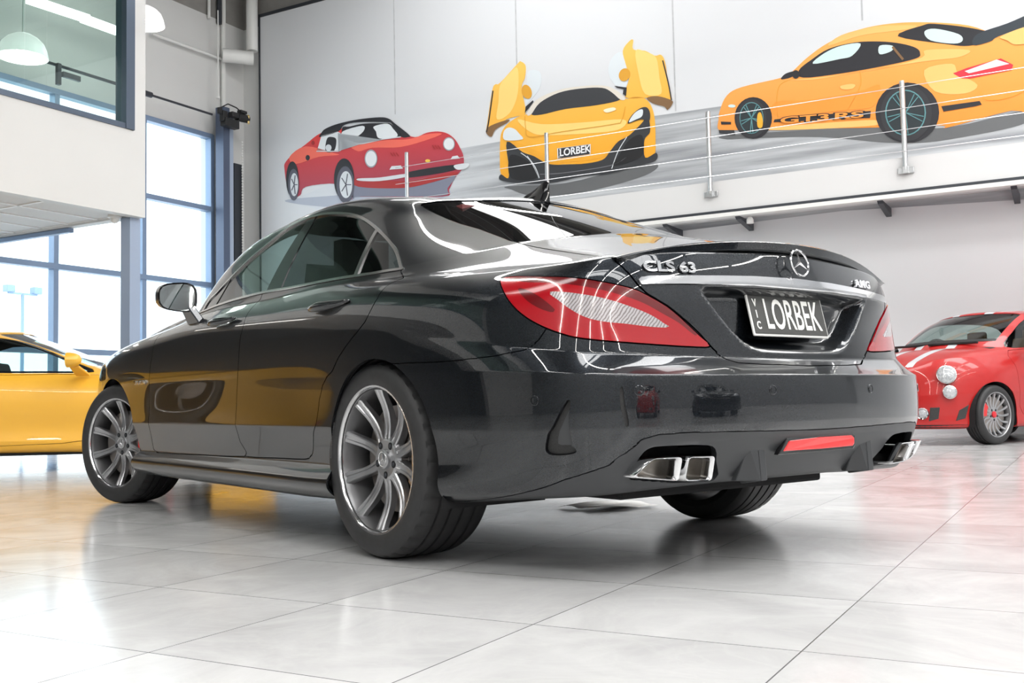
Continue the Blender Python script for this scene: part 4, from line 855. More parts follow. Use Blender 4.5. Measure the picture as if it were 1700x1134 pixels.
def snrm(u,v):
    e=.01;G=surf(CT,np.array([u-e,u+e]),np.array([v-e,v+e]));n=np.cross(G[0,1]-G[0,0],G[1,0]-G[0,0]);n/=np.linalg.norm(n);c=G[0,0]
    return n if n@(c-np.array([.8,0,.6]))>0 else -n
# parking sensors
for i,(u,v) in enumerate(PZ['sensors']):
    for sg in (1,-1):
        P=spt(u,v)*[1,sg,1];n=snrm(u,v)*[1,sg,1];s=MB();s.lathe([(.0,.0022),(.009,.002),(.0092,.0005),(.0125,.0005),(.013,.002),(.0145,.001),(.0145,-.004)],P,n,20)
        s.build('parking_sensor',M_paint,bo,smooth=True,angle=30)
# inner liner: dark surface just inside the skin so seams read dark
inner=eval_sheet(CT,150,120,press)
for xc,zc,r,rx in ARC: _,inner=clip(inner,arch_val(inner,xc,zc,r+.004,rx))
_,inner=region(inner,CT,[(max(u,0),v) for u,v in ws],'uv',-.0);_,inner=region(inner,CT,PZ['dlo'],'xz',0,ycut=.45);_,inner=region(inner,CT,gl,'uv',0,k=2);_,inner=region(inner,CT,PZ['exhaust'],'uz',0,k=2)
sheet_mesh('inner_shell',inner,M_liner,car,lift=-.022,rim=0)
# wheel arch liners
for xc,zc,r,rx in ARC:
    for sg in (1,-1):
        s=MB();T=np.linspace(0,math.pi,28);arc=[(xc+rx*(r+.006)*math.cos(t),zc+(r+.006)*math.sin(t)) for t in T];arc=[(xc+rx*(r+.006),.19)]+arc+[(xc-rx*(r+.006),.19)]
        ww=.905 if xc<1 else .90
        s.grid([[(x,sg*y,z) for x,z in arc] for y in (ww,.70,.50)])
        s.add([(x,sg*.50,z) for x,z in arc],[tuple(range(len(arc)))]);s.build('wheel_arch_liner',M_liner,car,fix=False)
# floor pan
s=MB();s.box((1.4,0,.24),(4.3,1.0,.06));s.box((1.4,0,.20),(2.0,1.60,.05));s.box((-.72,0,.315),(.52,1.05,.05))
s.tube([(-.45,.35,.24),(-.75,.45,.285),(-.98,.53,.315)],.035,10);s.tube([(-.45,-.35,.24),(-.75,-.45,.285),(-.98,-.53,.315)],.035,10);s.box((-.58,.3,.275),(.3,.4,.07));s.box((-.58,-.3,.275),(.3,.4,.07))
s.build('underbody',M_liner,car,bevel=.01)
# boot spoiler
ys=np.linspace(-.665,.665,61);G=[]
for y in ys:
    k=abs(y)/.665;e=min(1,(1-k)/.10)**.5 if k<1 else 0
    xr=-1.048+.30*y*y-.02*k**6;zt_=.990-.125*y*y-.02*k**4;h=.026*e+.002
    zu=zt_-h
    G.append([(xr+.115,y,zt_-.004-.016*e),(xr+.07,y,zt_-.002+.000),(xr+.03,y,zt_+.001),(xr+.006,y,zt_),(xr,y,zt_-.004),(xr+.004,y,zu+.003),(xr+.010,y,zu),(xr+.03,y,zu-.004),(xr+.06,y,zu-.01)])
s=MB();s.grid(G);s.build('boot_spoiler',M_paint,lido,smooth=True,angle=50)
# exhaust tips
M_soot=noisy('sooty_chrome',(.75,.73,.70),(.22,.20,.18),18,.3,metal=1.0)
def tip(outline,sg,dx=.0):
    # outline: four (x,y,z) corners, clockwise; rounded into a flattened pipe end
    C=np.array(outline,float);c=C.mean(0);n=len(C);ring=[]
    for i in range(n):
        a,b,d=C[i-1],C[i],C[(i+1)%n];r=.014
        p=b+(a-b)/np.linalg.norm(a-b)*r;q=b+(d-b)/np.linalg.norm(d-b)*r
        for t in (0,.33,.67,1): ring.append((1-t)**2*p+2*t*(1-t)*b+t*t*q)
    R0=np.array(ring);ax=np.array([1,0,0.]);mir=np.array([1,sg,1])
    def off(R_,k,x): return (c+(R_-c)*k+ax*x)*mir
    s=MB();rs=[off(R0,.97,.16),off(R0,1.0,.02),off(R0,1.0,.004),off(R0,.95,-.006),off(R0,.86,-.004),off(R0,.80,.004),off(R0,.79,.03)]
    s.grid([list(r_)+[r_[0]] for r_ in rs]);o=s.build('exhaust_tip',M_chrome,do,smooth=True,angle=60)
    s=MB();rs=[off(R0,.795,.025),off(R0,.76,.06),off(R0,.5,.085),off(R0,.05,.09)];s.grid([list(r_)+[r_[0]] for r_ in rs]);s.build('exhaust_bore',M_soot,do,smooth=True)
for sg in (1,-1):
    tip([(-1.092,.462,.353),(-1.060,.445,.279),(-1.050,.548,.283),(-1.083,.563,.355)],sg)
    tip([(-1.078,.577,.355),(-1.046,.563,.284),(-.996,.698,.300),(-1.046,.664,.354)],sg)
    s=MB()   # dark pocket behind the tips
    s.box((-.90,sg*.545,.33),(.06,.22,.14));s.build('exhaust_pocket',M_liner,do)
_m=(np.abs(dif.V[:,1])<.3)&(np.abs(dif.V[:,2]-.372)<.03);_c=np.polyfit(dif.V[_m,1]**2,dif.V[_m,0],1)
def refl_x(y,z): return _c[0]*y*y+_c[1]
# diffuser fins and red reflector
def rear_x(y,z): # diffuser surface x at given y,z
    i=np.argmin((dif.V[:,1]-abs(y))**2+(dif.V[:,2]-z)**2);return dif.V[i,0]
s=MB()
for y in (.27,-.27):
    s=MB()
    s.prism([(rear_x(y,.37)+.004,y-.04,.375),(rear_x(y,.30)-.045,y-.04,.270),(rear_x(y,.28)+.02,y-.04,.258),(rear_x(y,.30)+.05,y-.04,.30)],0,(0,.03,0))
    s.prism([(rear_x(y,.37)+.004,y-.01,.375),(rear_x(y,.30)-.045,y-.01,.270),(rear_x(y,.30)+.0,y+.05,.270),(rear_x(y,.37)+.006,y+.03,.375)],0,(.02,0,0))
    s.build('diffuser_fin',M_plastic,do,bevel=.004)

s=MB();ring=[(-.178,.352),(-.15,.382),(.165,.392),(.178,.386),(.178,.368),(.165,.358)]
P=[(refl_x(y,.37)-.010,y,z) for y,z in [(.178,.352),(.150,.382),(.0,.388),(-.160,.388),(-.176,.380),(-.176,.362),(-.165,.354),(0,.352)]]
s.prism(P,0,(.02,0,0));s.build('rear_reflector',mat('reflector_red',(.75,.02,.02),.15,0,1.),do,bevel=.003)
s=MB();P=[(refl_x(y,.37)-.006,y,z) for y,z in [(.198,.342),(.158,.391),(.0,.397),(-.170,.397),(-.186,.386),(-.186,.355),(-.172,.344),(0,.343)]]
s.prism(P,0,(.02,0,0));s.build('reflector_surround',M_blackgloss,do,bevel=.003)
# number plate
pc=np.array([-1.006,0,.764]);tilt=.232;Yp=np.array([-math.sin(tilt)*-1,0,math.cos(tilt)]);Yp=np.array([math.sin(tilt),0,math.cos(tilt)]);Xp=np.array([0,-1.,0]);Zp=np.cross(Xp,Yp)
s=MB();s.box(pc,(.376,.137,.008),(tuple(Xp),tuple(Yp),tuple(Zp)));plate=s.build('number_plate',mat('plate_rim',(.72,.72,.70),.35),car,bevel=.004)
s=MB();s.box(pc+Zp*.0042,(.362,.123,.003),(tuple(Xp),tuple(Yp),tuple(Zp)));s.build('plate_face',mat('plate_face_black',(.03,.03,.028),.35),plate,bevel=.001)
M_let=mat('plate_letter_white',(.85,.85,.82),.4)
text_mesh('plate_lettering','LORBEK',.138,M_let,frameM(pc+Zp*.0062+Xp*.018-Yp*.002,Xp,Yp),plate,.0008,.0012,.555)
for i,c in enumerate('VIC'): text_mesh('plate_lettering',c,.034,M_let,frameM(pc+Zp*.0062-Xp*.158+Yp*(.036-.036*i),Xp,Yp),plate,.0006,.0008,.85)
s=MB();s.lathe([(0,.004),(.006,.003),(.007,0)],pc+Yp*.082+Zp*.004,Zp,10);s.build('reversing_camera',M_chrome,plate)
# star badge and lettering on the lid
def star(o,xd,yd,R_,name,m_,parent,th=.006):
    xd=np.array(xd,float);xd/=np.linalg.norm(xd);yd=np.array(yd,float);yd=yd-xd*(xd@yd);yd/=np.linalg.norm(yd);zd=np.cross(xd,yd);o=np.array(o,float);s=MB()
    s.tube([o+R_*(xd*math.cos(t)+yd*math.sin(t)) for t in np.linspace(0,2*math.pi,36,endpoint=False)],R_*.085,8,closed=True)
    for k in range(3):
        a=math.pi/2+k*2*math.pi/3;d=xd*math.cos(a)+yd*math.sin(a);n_=-xd*math.sin(a)+yd*math.cos(a);e=o+d*R_*.97;b1_=o+n_*R_*.13;b2_=o-n_*R_*.13;c=o-d*R_*.1
        s.add([e,b1_,c,b2_,o+zd*th],[(0,1,4),(1,2,4),(2,3,4),(3,0,4),(0,3,2,1)])
    return s.build(name,m_,parent)
sc_=np.array([-1.058,0,.928]);yb=np.array([.20,0,1.]);star(sc_,(0,-1,0),yb,.042,'star_badge',M_chrome,lido)
def lid_text(txt,y0,z0,size,sxx=1.4):
    # lettering follows the curved lid face
    V=lid.V
    def bend(co):
        out=co.copy()
        for i,(x,y,z) in enumerate(co):
            Y=y0-x;Z=z0+y;j=np.argmin((V[:,1]-abs(Y))**2+(V[:,2]-Z)**2+ (V[:,0]>-.85)*9);X=V[j,0]+ (Z-V[j,2])*.15
            n=lid.N[j]*[1,np.sign(Y) if Y else 1,1];out[i]=np.array([X,Y,Z])+n*(z+.0035)
        # smooth stepping by fitting a plane
        A=np.c_[co[:,0],co[:,1],np.ones(len(co)),co[:,0]**2];c,_,_,_=np.linalg.lstsq(A,out[:,0],rcond=None);base=A@c
        out[:,0]=base-np.abs(co[:,2])*0-np.where(co[:,2]>0,.004,-.001)-.002
        return out
    text_mesh('badge_lettering',txt,size,M_chrome,None,lido,.003,.0015,sxx,bend=bend)
lid_text('CLS 63',.508,.888,.041,1.42);lid_text('AMG',-.40,.886,.034,1.5)
# chrome lettering on the front wing
for sg in (1,-1): text_mesh('wing_lettering','V8 BITURBO',.030,M_chrome,frameM((2.36,sg*.9335,.655),(-sg,0,.0),(0,0,1.)),shell,.0015,.0012,1.1)
# roof aerial fin
P=np.array([.205,0,1.352]);s=MB();G=[]
for t,hw,h in ((0,.002,.002),(.15,.014,.010),(.35,.022,.022),(.55,.024,.040),(.75,.020,.062),(.9,.012,.070),(1,.002,.060)):
    x=P[0]+.11-.17*t;zb_=P[2]-.02-.006*t*0+ (x-P[0])*.18;G.append([(x,-hw*1.3,zb_),(x,-hw,zb_+h*.5),(x,-hw*.3,zb_+.02+h*.9),(x,0,zb_+.02+h),(x,hw*.3,zb_+.02+h*.9),(x,hw,zb_+h*.5),(x,hw*1.3,zb_)])
s.grid(G);s.build('roof_aerial',M_blackgloss,car,smooth=True,angle=60)
# wing mirrors
def wing_mirror(sg):
    s=MB();c=np.array([1.745,.972,1.035]);G=[]
    for t in np.linspace(0,1,9):   # x slices from the glass face forward to the nose
        k=math.sqrt(max(0,1-t**2.4));x=c[0]-.055+t*.13;hw=.092*(.30+.70*k);hh=.068*(.18+.82*k)
        ring=[]
        for a in np.linspace(0,2*math.pi,24,endpoint=False):
            ca,sa=math.cos(a),math.sin(a);r_=1/(abs(ca)**3.2+abs(sa)**3.2)**(1/3.2);yy=ca*r_*hw;zz=sa*r_*hh*(1.0-.12*ca)
            ring.append((x+.02*ca*r_*0,sg*(c[1]+yy),c[2]+zz+.012*t))
        G.append(ring+[ring[0]])
    s.grid(G);ring=G[0][:-1];s.add(G[-1][:-1],[tuple(range(24))]);o=s.build('wing_mirror',M_paint,car,smooth=True,angle=50)
    s=MB();cc=np.mean(ring,0);r2=[tuple(cc+(np.array(q)-cc)*.90+np.array([.006,0,0])) for q in ring];s.grid([ring+[ring[0]],r2+[r2[0]]]);s.build('mirror_rim',M_blackgloss,o)
    s=MB();s.add(r2,[tuple(range(24))]);s.build('mirror_glass',mat('mirror_silver',(.85,.9,.9),.02,1.0),o,fix=False)
    s=MB();s.prism([(1.70,sg*.93,1.0),(1.79,sg*.93,1.0),(1.80,sg*.885,.915),(1.66,sg*.885,.915)],0,(0,sg*-.045,-.005));s.build('mirror_stalk',M_paint,o,bevel=.006)
wing_mirror(1);wing_mirror(-1)
# cabin
def seat(x,y,mt,w=.50):
    s=MB();s.box((x,y,.52),(.52,w,.14));s.box((x-.30,y,.83),(.13,w*.95,.60),((1,0,.30),(0,1,0),(-.30,0,1)));s.box((x-.40,y,1.17),(.08,.24,.17));s.tube([(x-.38,y+.05,1.05),(x-.39,y+.05,1.12)],.008);s.tube([(x-.38,y-.05,1.05),(x-.39,y-.05,1.12)],.008)
    s.build('seat',mt,car,bevel=.03)
for y in (.36,-.36): seat(1.45,y,M_cabin);seat(.52,y,M_burg,.52)
s=MB();s.box((1.98,0,.86),(.34,1.36,.20));s.box((1.78,.36,.93),(.10,.36,.10));s.box((-.28,0,.985),(.30,1.0,.03));s.build('dashboard',M_cabin,car,bevel=.03)
s=MB();s.tube([(1.66+.05*math.sin(t),-.36+.18*math.cos(t),.90+.17*math.sin(t)) for t in np.linspace(0,2*math.pi,24,endpoint=False)],.014,8,closed=True);s.box((1.70,-.36,.90),(.05,.30,.05));s.build('steering_wheel',M_cabin,car)
# ---------------------------------------------------------------- wheels
def tyre_mesh(s,R_,w,rim,n=180,sipes=True):
    h=w/2
    pr=[(rim-.008,h-.018),(rim+.004,h-.008),(rim+.018,h-.002),(rim+.032,h),(R_-.032,h-.002),(R_-.018,h-.008),(R_-.012,h-.014),(R_-.009,h-.018),(R_-.004,h-.030),(R_-.001,h-.048)]
    gr_=[h*.50,h*.17,-h*.17,-h*.50]
    for g in gr_:
        pr+=[(R_,g+.0055),(R_-.007,g+.004),(R_-.007,g-.004),(R_,g-.0055)]
    pr+=[(R_-.001,-(h-.048)),(R_-.004,-(h-.030)),(R_-.012,-(h-.014)),(R_-.032,-(h-.002)),(rim+.03,-h),(rim+.004,-(h-.018)),(rim+.002,-(h-.03)),(rim+.002,h-.03)]
    k0=len(s.v);s.lathe(pr,(0,0,0),(0,1,0),n,closed=True);L=len(pr)
    if sipes:
        for i in range(n):
            if i%5==0:
                for j in (7,8,9,10):
                    x,y,z=s.v[k0+i*L+j];r=math.hypot(x,z);f=(r-(.0045 if j<10 else .003))/r;s.v[k0+i*L+j]=(x*f,y,z*f)
def make_wheel(parent,loc,rz,R_=.33,w=.285,rimr=.2435,spokes=10,inset=.038,style='cls',flip=False,cal=None,mats=None,name='wheel'):
    mt=mats or (M_alloy,M_lip)
    root=bpy.data.objects.new(name,None);root.empty_display_size=.05;link(root,parent);root.location=loc;root.rotation_euler=(0,0,rz+(math.pi if flip else 0))
    h=w/2;yo=h-.010
    s=MB();tyre_mesh(s,R_,w,rimr,sipes=style=='cls');s.build('tyre',M_rubber,root,smooth=True,angle=28)
    s=MB();s.lathe([(rimr+.002,yo-.012),(rimr+.010,yo-.006),(rimr+.010,yo),(rimr+.006,yo+.003),(rimr,yo+.002),(rimr-.004,yo-.004),(rimr-.006,yo-.012)],(0,0,0),(0,1,0),72);s.build('rim_lip',mt[1],root,smooth=True,angle=40)
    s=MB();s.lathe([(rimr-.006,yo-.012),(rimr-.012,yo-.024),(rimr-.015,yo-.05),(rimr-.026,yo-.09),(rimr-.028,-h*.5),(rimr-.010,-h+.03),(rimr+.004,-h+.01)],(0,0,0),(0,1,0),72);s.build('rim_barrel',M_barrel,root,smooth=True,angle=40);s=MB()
    yh=yo-inset-.008
    s.lathe([(0,yh-.03),(.020,yh),(.062,yh+.002),(.072,yh-.002),(.078,yh-.014),(.078,yh-.05),(.05,yh-.06)],(0,0,0),(0,1,0),60)
    for k in range(spokes):
        a0=2*math.pi*k/spokes+(math.pi/2);R1=rimr-.009
        G=[]
        for t in np.linspace(0,1,8):
            r=.060+(R1-.060)*t;wd=(.0205-.005*math.sin(math.pi*t)**.8 + .001*t) if style=='cls' else .011+.004*abs(t-.5)
            yb_=yh+.001-.010*math.sin(math.pi*min(1,t*1.1))+ (yo-.016-yh)*t**2.2;dp=.034-.014*t
            a=a0+(.0 if style=='cls' else .10*math.sin(math.pi*t))
            g=.0055*min(1,t*6)*min(1,(1.12-t)*5) if style=='cls' else 0
            prof=[(-wd*1.15,-dp),(-wd,-.005),(-wd*.82,0),(-wd*.34,.0),(-wd*.20,-g),(wd*.20,-g),(wd*.34,0),(wd*.82,0),(wd,-.005),(wd*1.15,-dp)]
            G.append([(r*math.cos(a)-q*math.sin(a),yb_+d_,r*math.sin(a)+q*math.cos(a)) for q,d_ in prof])
        s.grid(G)
    s.build('rim',mt[0],root,smooth=True,angle=24)
    # cap, bolts, disc
    s=MB();s.lathe([(0,yh+.014),(.026,yh+.013),(.032,yh+.010),(.034,yh+.002),(.034,yh-.01)],(0,0,0),(0,1,0),32);s.build('centre_cap',mt[0] if style=='cls' else mat('red_cap',(.6,.02,.03),.3),root,smooth=True,angle=40)
    if style=='cls': star((0,yh+.0145,0),(-1,0,0),(0,0,1),.024,'cap_star',M_lip,root,.002)
    for k in range(5):
        a=2*math.pi*(k+.5)/5+math.pi/2;c=(.054*math.cos(a),yh,.054*math.sin(a))
        s=MB();s.lathe([(0,.0025),(.0125,.0025),(.0135,-.004)],c,(0,1,0),16);s.build('bolt_hole',M_liner,root)
        s=MB();s.lathe([(0,.006),(.006,.0055),(.0075,.002)],c,(0,1,0),6);s.build('wheel_bolt',M_dark,root)
    s=MB();s.lathe([(.07,.034),(.075,.045),(.18,.045),(.18,.018),(.07,.018),(.07,.034)],(0,0,0),(0,1,0),48);s.lathe([(0,yh-.05),(.08,yh-.05),(.085,.03),(.085,-.1),(0,-.1)],(0,0,0),(0,1,0),30);s.build('brake_disc',mat('worn_disc',(.30,.27,.25),.38,.9),root,smooth=True,angle=30)
    if cal:
        s=MB();a0,cm_=cal;G=[]
        for a in np.linspace(a0-.38,a0+.38,9): G.append([(r*math.cos(a),y,r*math.sin(a)) for r,y in ((.125,.062),(.195,.066),(.212,.05),(.212,.0),(.125,.0),(.125,.062))])
        s.grid(G);s.add(G[0][:5],[(0,1,2,3,4)]);s.add(G[-1][:5],[(0,1,2,3,4)]);s.build('brake_caliper',cm_,root,smooth=True,angle=40)
    return root
M_cal=mat('red_caliper',(.65,.02,.02),.35)
M_calg=mat('bronze_caliper',(.35,.20,.10),.4)
YW=.7825
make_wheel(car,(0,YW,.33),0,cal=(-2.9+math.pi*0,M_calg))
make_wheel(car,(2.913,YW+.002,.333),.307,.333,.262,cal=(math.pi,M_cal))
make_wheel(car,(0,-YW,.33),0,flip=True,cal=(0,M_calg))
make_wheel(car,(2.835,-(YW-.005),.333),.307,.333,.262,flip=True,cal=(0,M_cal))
# tyre wall lettering
def sidewall(txt,loc,rz,ang,size,r):
    c,s_=math.cos(rz),math.sin(rz)
    def bend(co):
        out=co.copy()
        for i,(x,y,z) in enumerate(co):
            a=ang-x/r;rr_=r+y;X=-rr_*math.cos(a);Z=rr_*math.sin(a);Yv=.1435+z
            out[i]=(X,Yv,Z)
        return out
    o=text_mesh('tyre_lettering',txt,size,mat('tyre_letter',(.10,.10,.10),.5),None,None,.0006,0,1,bend=bend);return o
for wh in [o for o in car.children if o.name.startswith('wheel') and o.type=='EMPTY'][:1]:
    o=sidewall('ContiSportContact',None,0,math.pi*.93,.017,.285);o.parent=wh

# ================================================================= two more cars
class Cage:
    def __init__(s,plan): s.P=np.array(plan,float);s.n=len(plan);s.rows=[]
    def key(s,k): xs=sorted(k);return np.interp(np.arange(s.n),xs,[k[x] for x in xs])
    def low(s,dk,zk,rep=1):
        P=np.vstack([s.P[1]*[1,-1],s.P,s.P[-2]*[1,-1]]);T=P[2:]-P[:-2];T/=np.hypot(T[:,0],T[:,1])[:,None];N=np.stack([T[:,1],-T[:,0]],1)
        q=s.P-N*s.key(dk)[:,None];q[0,1]=0;q[-1,1]=0
        for _ in range(rep): s.rows.append(np.column_stack([q,s.key(zk)]))
    def close(s,G0,RR,SP,crown=.03,dzk={0:0},dyk={0:0},ts=(.3,.65,.92)):
        G0,RR=np.array(G0,float),np.array(RR,float);SP=np.array([(x,0,z) for x,z in SP]);top=s.rows[-1]
        for f,c in ((.4,crown),(.78,crown*.7)):
            r=top*(1-f)+G0*f;r[:,2]+=s.key({0:c,2:c*.7,4:0,s.n-5:0,s.n-3:c*.3,s.n-1:c*.4});s.rows.append(r)
        s.g=len(s.rows)+1;s.rows+=[G0,G0]
        for t in ts:
            r=G0*(1-t)+RR*t;b=4*t*(1-t);r[:,2]+=s.key(dzk)*b;r[:,1]+=s.key(dyk)*b;r[0,1]=r[-1,1]=0;s.rows.append(r)
        s.r=len(s.rows);s.rows.append(RR);r=RR*.85+SP*.15;r[:,2]+=.012;s.rows.append(r);r=RR*.5+SP*.5;r[:,2]+=.010;s.rows.append(r);s.rows.append(SP)
        s.CT=np.array(s.rows);return s.CT
def cutxz(S,pts,gap,ymin=.3,k=3,ax=(0,2)):
    L=smooth_loop(pts,k) if k else np.array(pts,float);P2=S.V[:,ax];ins=inside2(P2,L)&(S.V[:,1]>ymin);d=segdist(P2,L,True);d=np.where(S.V[:,1]>ymin,d,1.);sd=np.where(ins,-d,d)
    a,_=clip(S,sd+gap);_,b=clip(S,sd-gap);return a,b
def mirrored_disc(S,parent,y,z,r,name,m_,sgs=(1,-1),front=True,lift=.006,squash=1.):
    j=np.argmin((S.V[:,1]-y)**2+(S.V[:,2]-z)**2+(S.V[:,0]<S.V[:,0].max()*.5 if front else S.V[:,0]>0)*9);o_=[]
    for sg in sgs:
        P=S.V[j]*[1,sg,1];n=S.N[j]*[1,sg,1];s=MB();s.lathe([(0,.02*r/.1+lift),(r*.6,.015*r/.1+lift),(r*.92,lift),(r,.0),(r,-.02)],P,n,28);o_.append(s.build(name,m_,parent,smooth=True,angle=45))
    return o_
# ----------------------------------------------------------------- yellow sports car on the left
h_=np.array([-.488,-.873]);h_/=np.linalg.norm(h_);lf=np.array([-h_[1],h_[0]])
Pm=on_z(125,757,.13)[:2];oy=Pm-h_*1.82+lf*.93
yc=empty('sports_car',(oy[0],oy[1],0),math.atan2(h_[1],h_[0]),'low yellow two-seat sports car parked at the left picture edge behind the front wheel','car')
Y=Cage([(3.50,0),(3.42,.4),(3.2,.74),(2.98,.88),(2.6,.945),(2.1,.925),(1.6,.905),(1.1,.915),(.6,.95),(.3,.97),(0,.98),(-.4,.94),(-.78,.80),(-.93,.45),(-.97,0)])
Y.low({0:.3},{0:.14});Y.low({0:.06,4:.05,10:.05,14:.2},{0:.13,14:.2});Y.low({0:.02,4:.02,5:.0,14:.1},{0:.17,14:.24});Y.low({0:.0},{0:.24,14:.3},2);Y.low({0:.0,4:.01,6:.035,9:.02,14:0},{0:.33,4:.36,14:.42})
Y.low({0:.02,5:.0,14:0},{0:.42,4:.50,14:.55});Y.low({0:.06,5:.0,14:.01},{0:.50,4:.62,14:.68});Y.low({0:.12,4:.03,7:.02,14:.03},{0:.56,3:.66,4:.73,7:.74,10:.79,14:.78});Y.low({0:.24,4:.10,7:.05,10:.07,14:.05},{0:.61,3:.72,4:.80,7:.80,10:.88,14:.84},2)
YG=[(2.16,0,.84),(2.14,.35,.84),(2.09,.6,.845),(2.02,.72,.848),(1.95,.775,.85),(1.8,.79,.85),(1.5,.80,.85),(1.1,.80,.86),(.7,.79,.87),(.45,.76,.89),(.2,.72,.91),(-.1,.62,.92),(-.35,.48,.92),(-.5,.25,.92),(-.55,0,.92)]
YR=[(1.18,0,1.265),(1.15,.25,1.26),(1.07,.42,1.25),(1.0,.5,1.24),(.95,.54,1.237),(.9,.56,1.236),(.82,.57,1.235),(.72,.575,1.228),(.6,.575,1.21),(.46,.57,1.18),(.34,.56,1.14),(.25,.52,1.10),(.2,.42,1.09),(.2,.22,1.12),(.2,0,1.13)]
YS=[(1.1,1.28),(1.05,1.285),(1.0,1.29),(.95,1.293),(.92,1.295),(.88,1.295),(.82,1.295),(.75,1.29),(.66,1.28),(.57,1.25),(.5,1.18),(.42,1.17),(.36,1.16),(.3,1.15),(.25,1.14)]
CY=Y.close(YG,YR,YS,.05,{0:.02,3:.035,5:.02,8:.01,11:.0,14:0},{3:.01,8:.02,11:0})
M_yel=paint('sports_yellow',(.80,.42,.035),0,.4)
S=eval_sheet(CY,240,150)
for xc,zc,r in ((0,.33,.36),(2.6,.33,.355)): _,S=clip(S,arch_val(S,xc,zc,r))
def uvbox(S,pts,gap): 
    L=np.array(pts,float);P2=S.UV*[.2,.05];Q=L*[.2,.05];ins=inside2(P2,Q);d=segdist(P2,Q,True);d=np.where(ins,-d,d);return clip(S,d)[0],clip(S,d-gap)[1]
wsy,S=uvbox(S,[(-1,Y.g+.4),(2.7,Y.g+.6),(3.0,Y.r-.7),(2.6,Y.r-.15),(-1,Y.r-.1)],.001)
rsy,S=uvbox(S,[(15,Y.g+.4),(12.3,Y.g+.6),(12.2,Y.r-.6),(15,Y.r-.2)],.001)
dl,S=cutxz(S,[(1.93,.87),(1.72,.975),(1.45,1.095),(1.2,1.175),(.9,1.205),(.62,1.17),(.42,1.07),(.30,.93),(.55,.895),(1.0,.875),(1.5,.865)],.002,.45)
glY,frY=clip(dl,(lambda L:segdist(dl.V[:,[0,2]],L,True)*-1+.016)(smooth_loop([(1.93,.87),(1.72,.975),(1.45,1.095),(1.2,1.175),(.9,1.205),(.62,1.17),(.42,1.07),(.30,.93),(.55,.895),(1.0,.875),(1.5,.865)],3)))
dY,S=cutxz(S,[(2.02,.84),(2.08,.70),(2.05,.45),(1.95,.27),(1.4,.235),(.85,.235),(.66,.30),(.62,.55),(.55,.75),(.58,.875),(1.2,.85)],.0025,.5,2)
sheet_mesh('body_panel',S,[M_yel,M_yel],yc)
for sd in 'LR':
    sheet_mesh('door',dY,M_yel,yc,mirror=False,only=sd);sheet_mesh('side_window',glY,M_glassf,yc,mirror=False,only=sd,rim=0,lift=-.003);sheet_mesh('window_frame',frY,M_blackgloss,yc,mirror=False,only=sd,rim=.006)
sheet_mesh('windscreen',wsy,M_glassf,yc,rim=0,lift=-.003);sheet_mesh('rear_screen',rsy,M_glassd,yc,rim=0,lift=-.003)
inn=eval_sheet(CY,90,70)
for xc,zc,r in ((0,.33,.36),(2.6,.33,.355)): _,inn=clip(inn,arch_val(inn,xc,zc,r))
_,inn=uvbox(inn,[(-1,Y.g+.4),(2.7,Y.g+.6),(3.0,Y.r-.7),(2.6,Y.r-.15),(-1,Y.r-.1)],0);_,inn=uvbox(inn,[(15,Y.g+.4),(12.3,Y.g+.6),(12.2,Y.r-.6),(15,Y.r-.2)],0);_,inn=cutxz(inn,[(1.95,.86),(1.45,1.10),(.9,1.215),(.42,1.08),(.28,.90),(1.0,.87)],0,.4,0)
sheet_mesh('inner_shell',inn,M_liner,yc,lift=-.02,rim=0)
mirrored_disc(eval_sheet(CY,120,80),yc,.42,.70,.058,'tail_lamp',mat('lamp_red_lens'),front=False);mirrored_disc(eval_sheet(CY,120,80),yc,.60,.70,.058,'tail_lamp',mat('lamp_red_lens'),front=False)
mirrored_disc(eval_sheet(CY,120,80),yc,.55,.35,.05,'exhaust_tip',M_dark,front=False)
mirrored_disc(eval_sheet(CY,120,80),yc,.68,.60,.09,'head_lamp',mat('headlamp_glass'))
for sd in (1,-1):
    for xc in (0,2.6):
        s=MB();T=np.linspace(0,math.pi,20);arc=[(xc+.365*math.cos(t),.33+.365*math.sin(t)) for t in T];arc=[(xc+.365,.16)]+arc+[(xc-.365,.16)];s.grid([[(x,sd*y,z) for x,z in arc] for y in (.90,.5)]);s.add([(x,sd*.5,z) for x,z in arc],[tuple(range(len(arc)))]);s.build('wheel_arch_liner',M_liner,yc,fix=False)
    s=MB()
    G=[]
    for t in np.linspace(0,1,8):
        k=math.sqrt(max(0,1-t**2.2));G.append([(1.78+.12*t,sd*(1.06+.075*(.15+.85*k)*math.cos(a)),.965+.066*(.15+.85*k)*math.sin(a)) for a in np.linspace(0,2*math.pi,21)])
    s.grid(G);s.add(G[-1][:-1],[tuple(range(20))]);o=s.build('wing_mirror',M_yel,yc,smooth=True,angle=60)
    s=MB();c_=np.mean(G[0][:-1],0);s.add([tuple(c_+(np.array(q)-c_)*.86+np.array([.008,0,0])) for q in G[0][:-1]],[tuple(range(20))]);s.build('mirror_glass',mat('mirror_silver'),o,fix=False)
    s=MB();s.grid([G[0],[tuple(c_+(np.array(q)-c_)*.86+np.array([.008,0,0])) for q in G[0]]]);s.build('mirror_rim',M_yel,o)
    s=MB();s.prism([(1.79,sd*1.02,.92),(1.87,sd*1.02,.92),(1.92,sd*.84,.85),(1.80,sd*.84,.85)],0,(0,0,-.022));s.build('mirror_stalk',M_yel,o,bevel=.005)
    make_wheel(yc,(0,sd*.83,.335),0,.335,.27,.245,5,.05,'sport',flip=sd<0,mats=(M_alloy,M_lip));make_wheel(yc,(2.6,sd*.80,.33),0,.33,.24,.245,5,.05,'sport',flip=sd<0,mats=(M_alloy,M_lip))
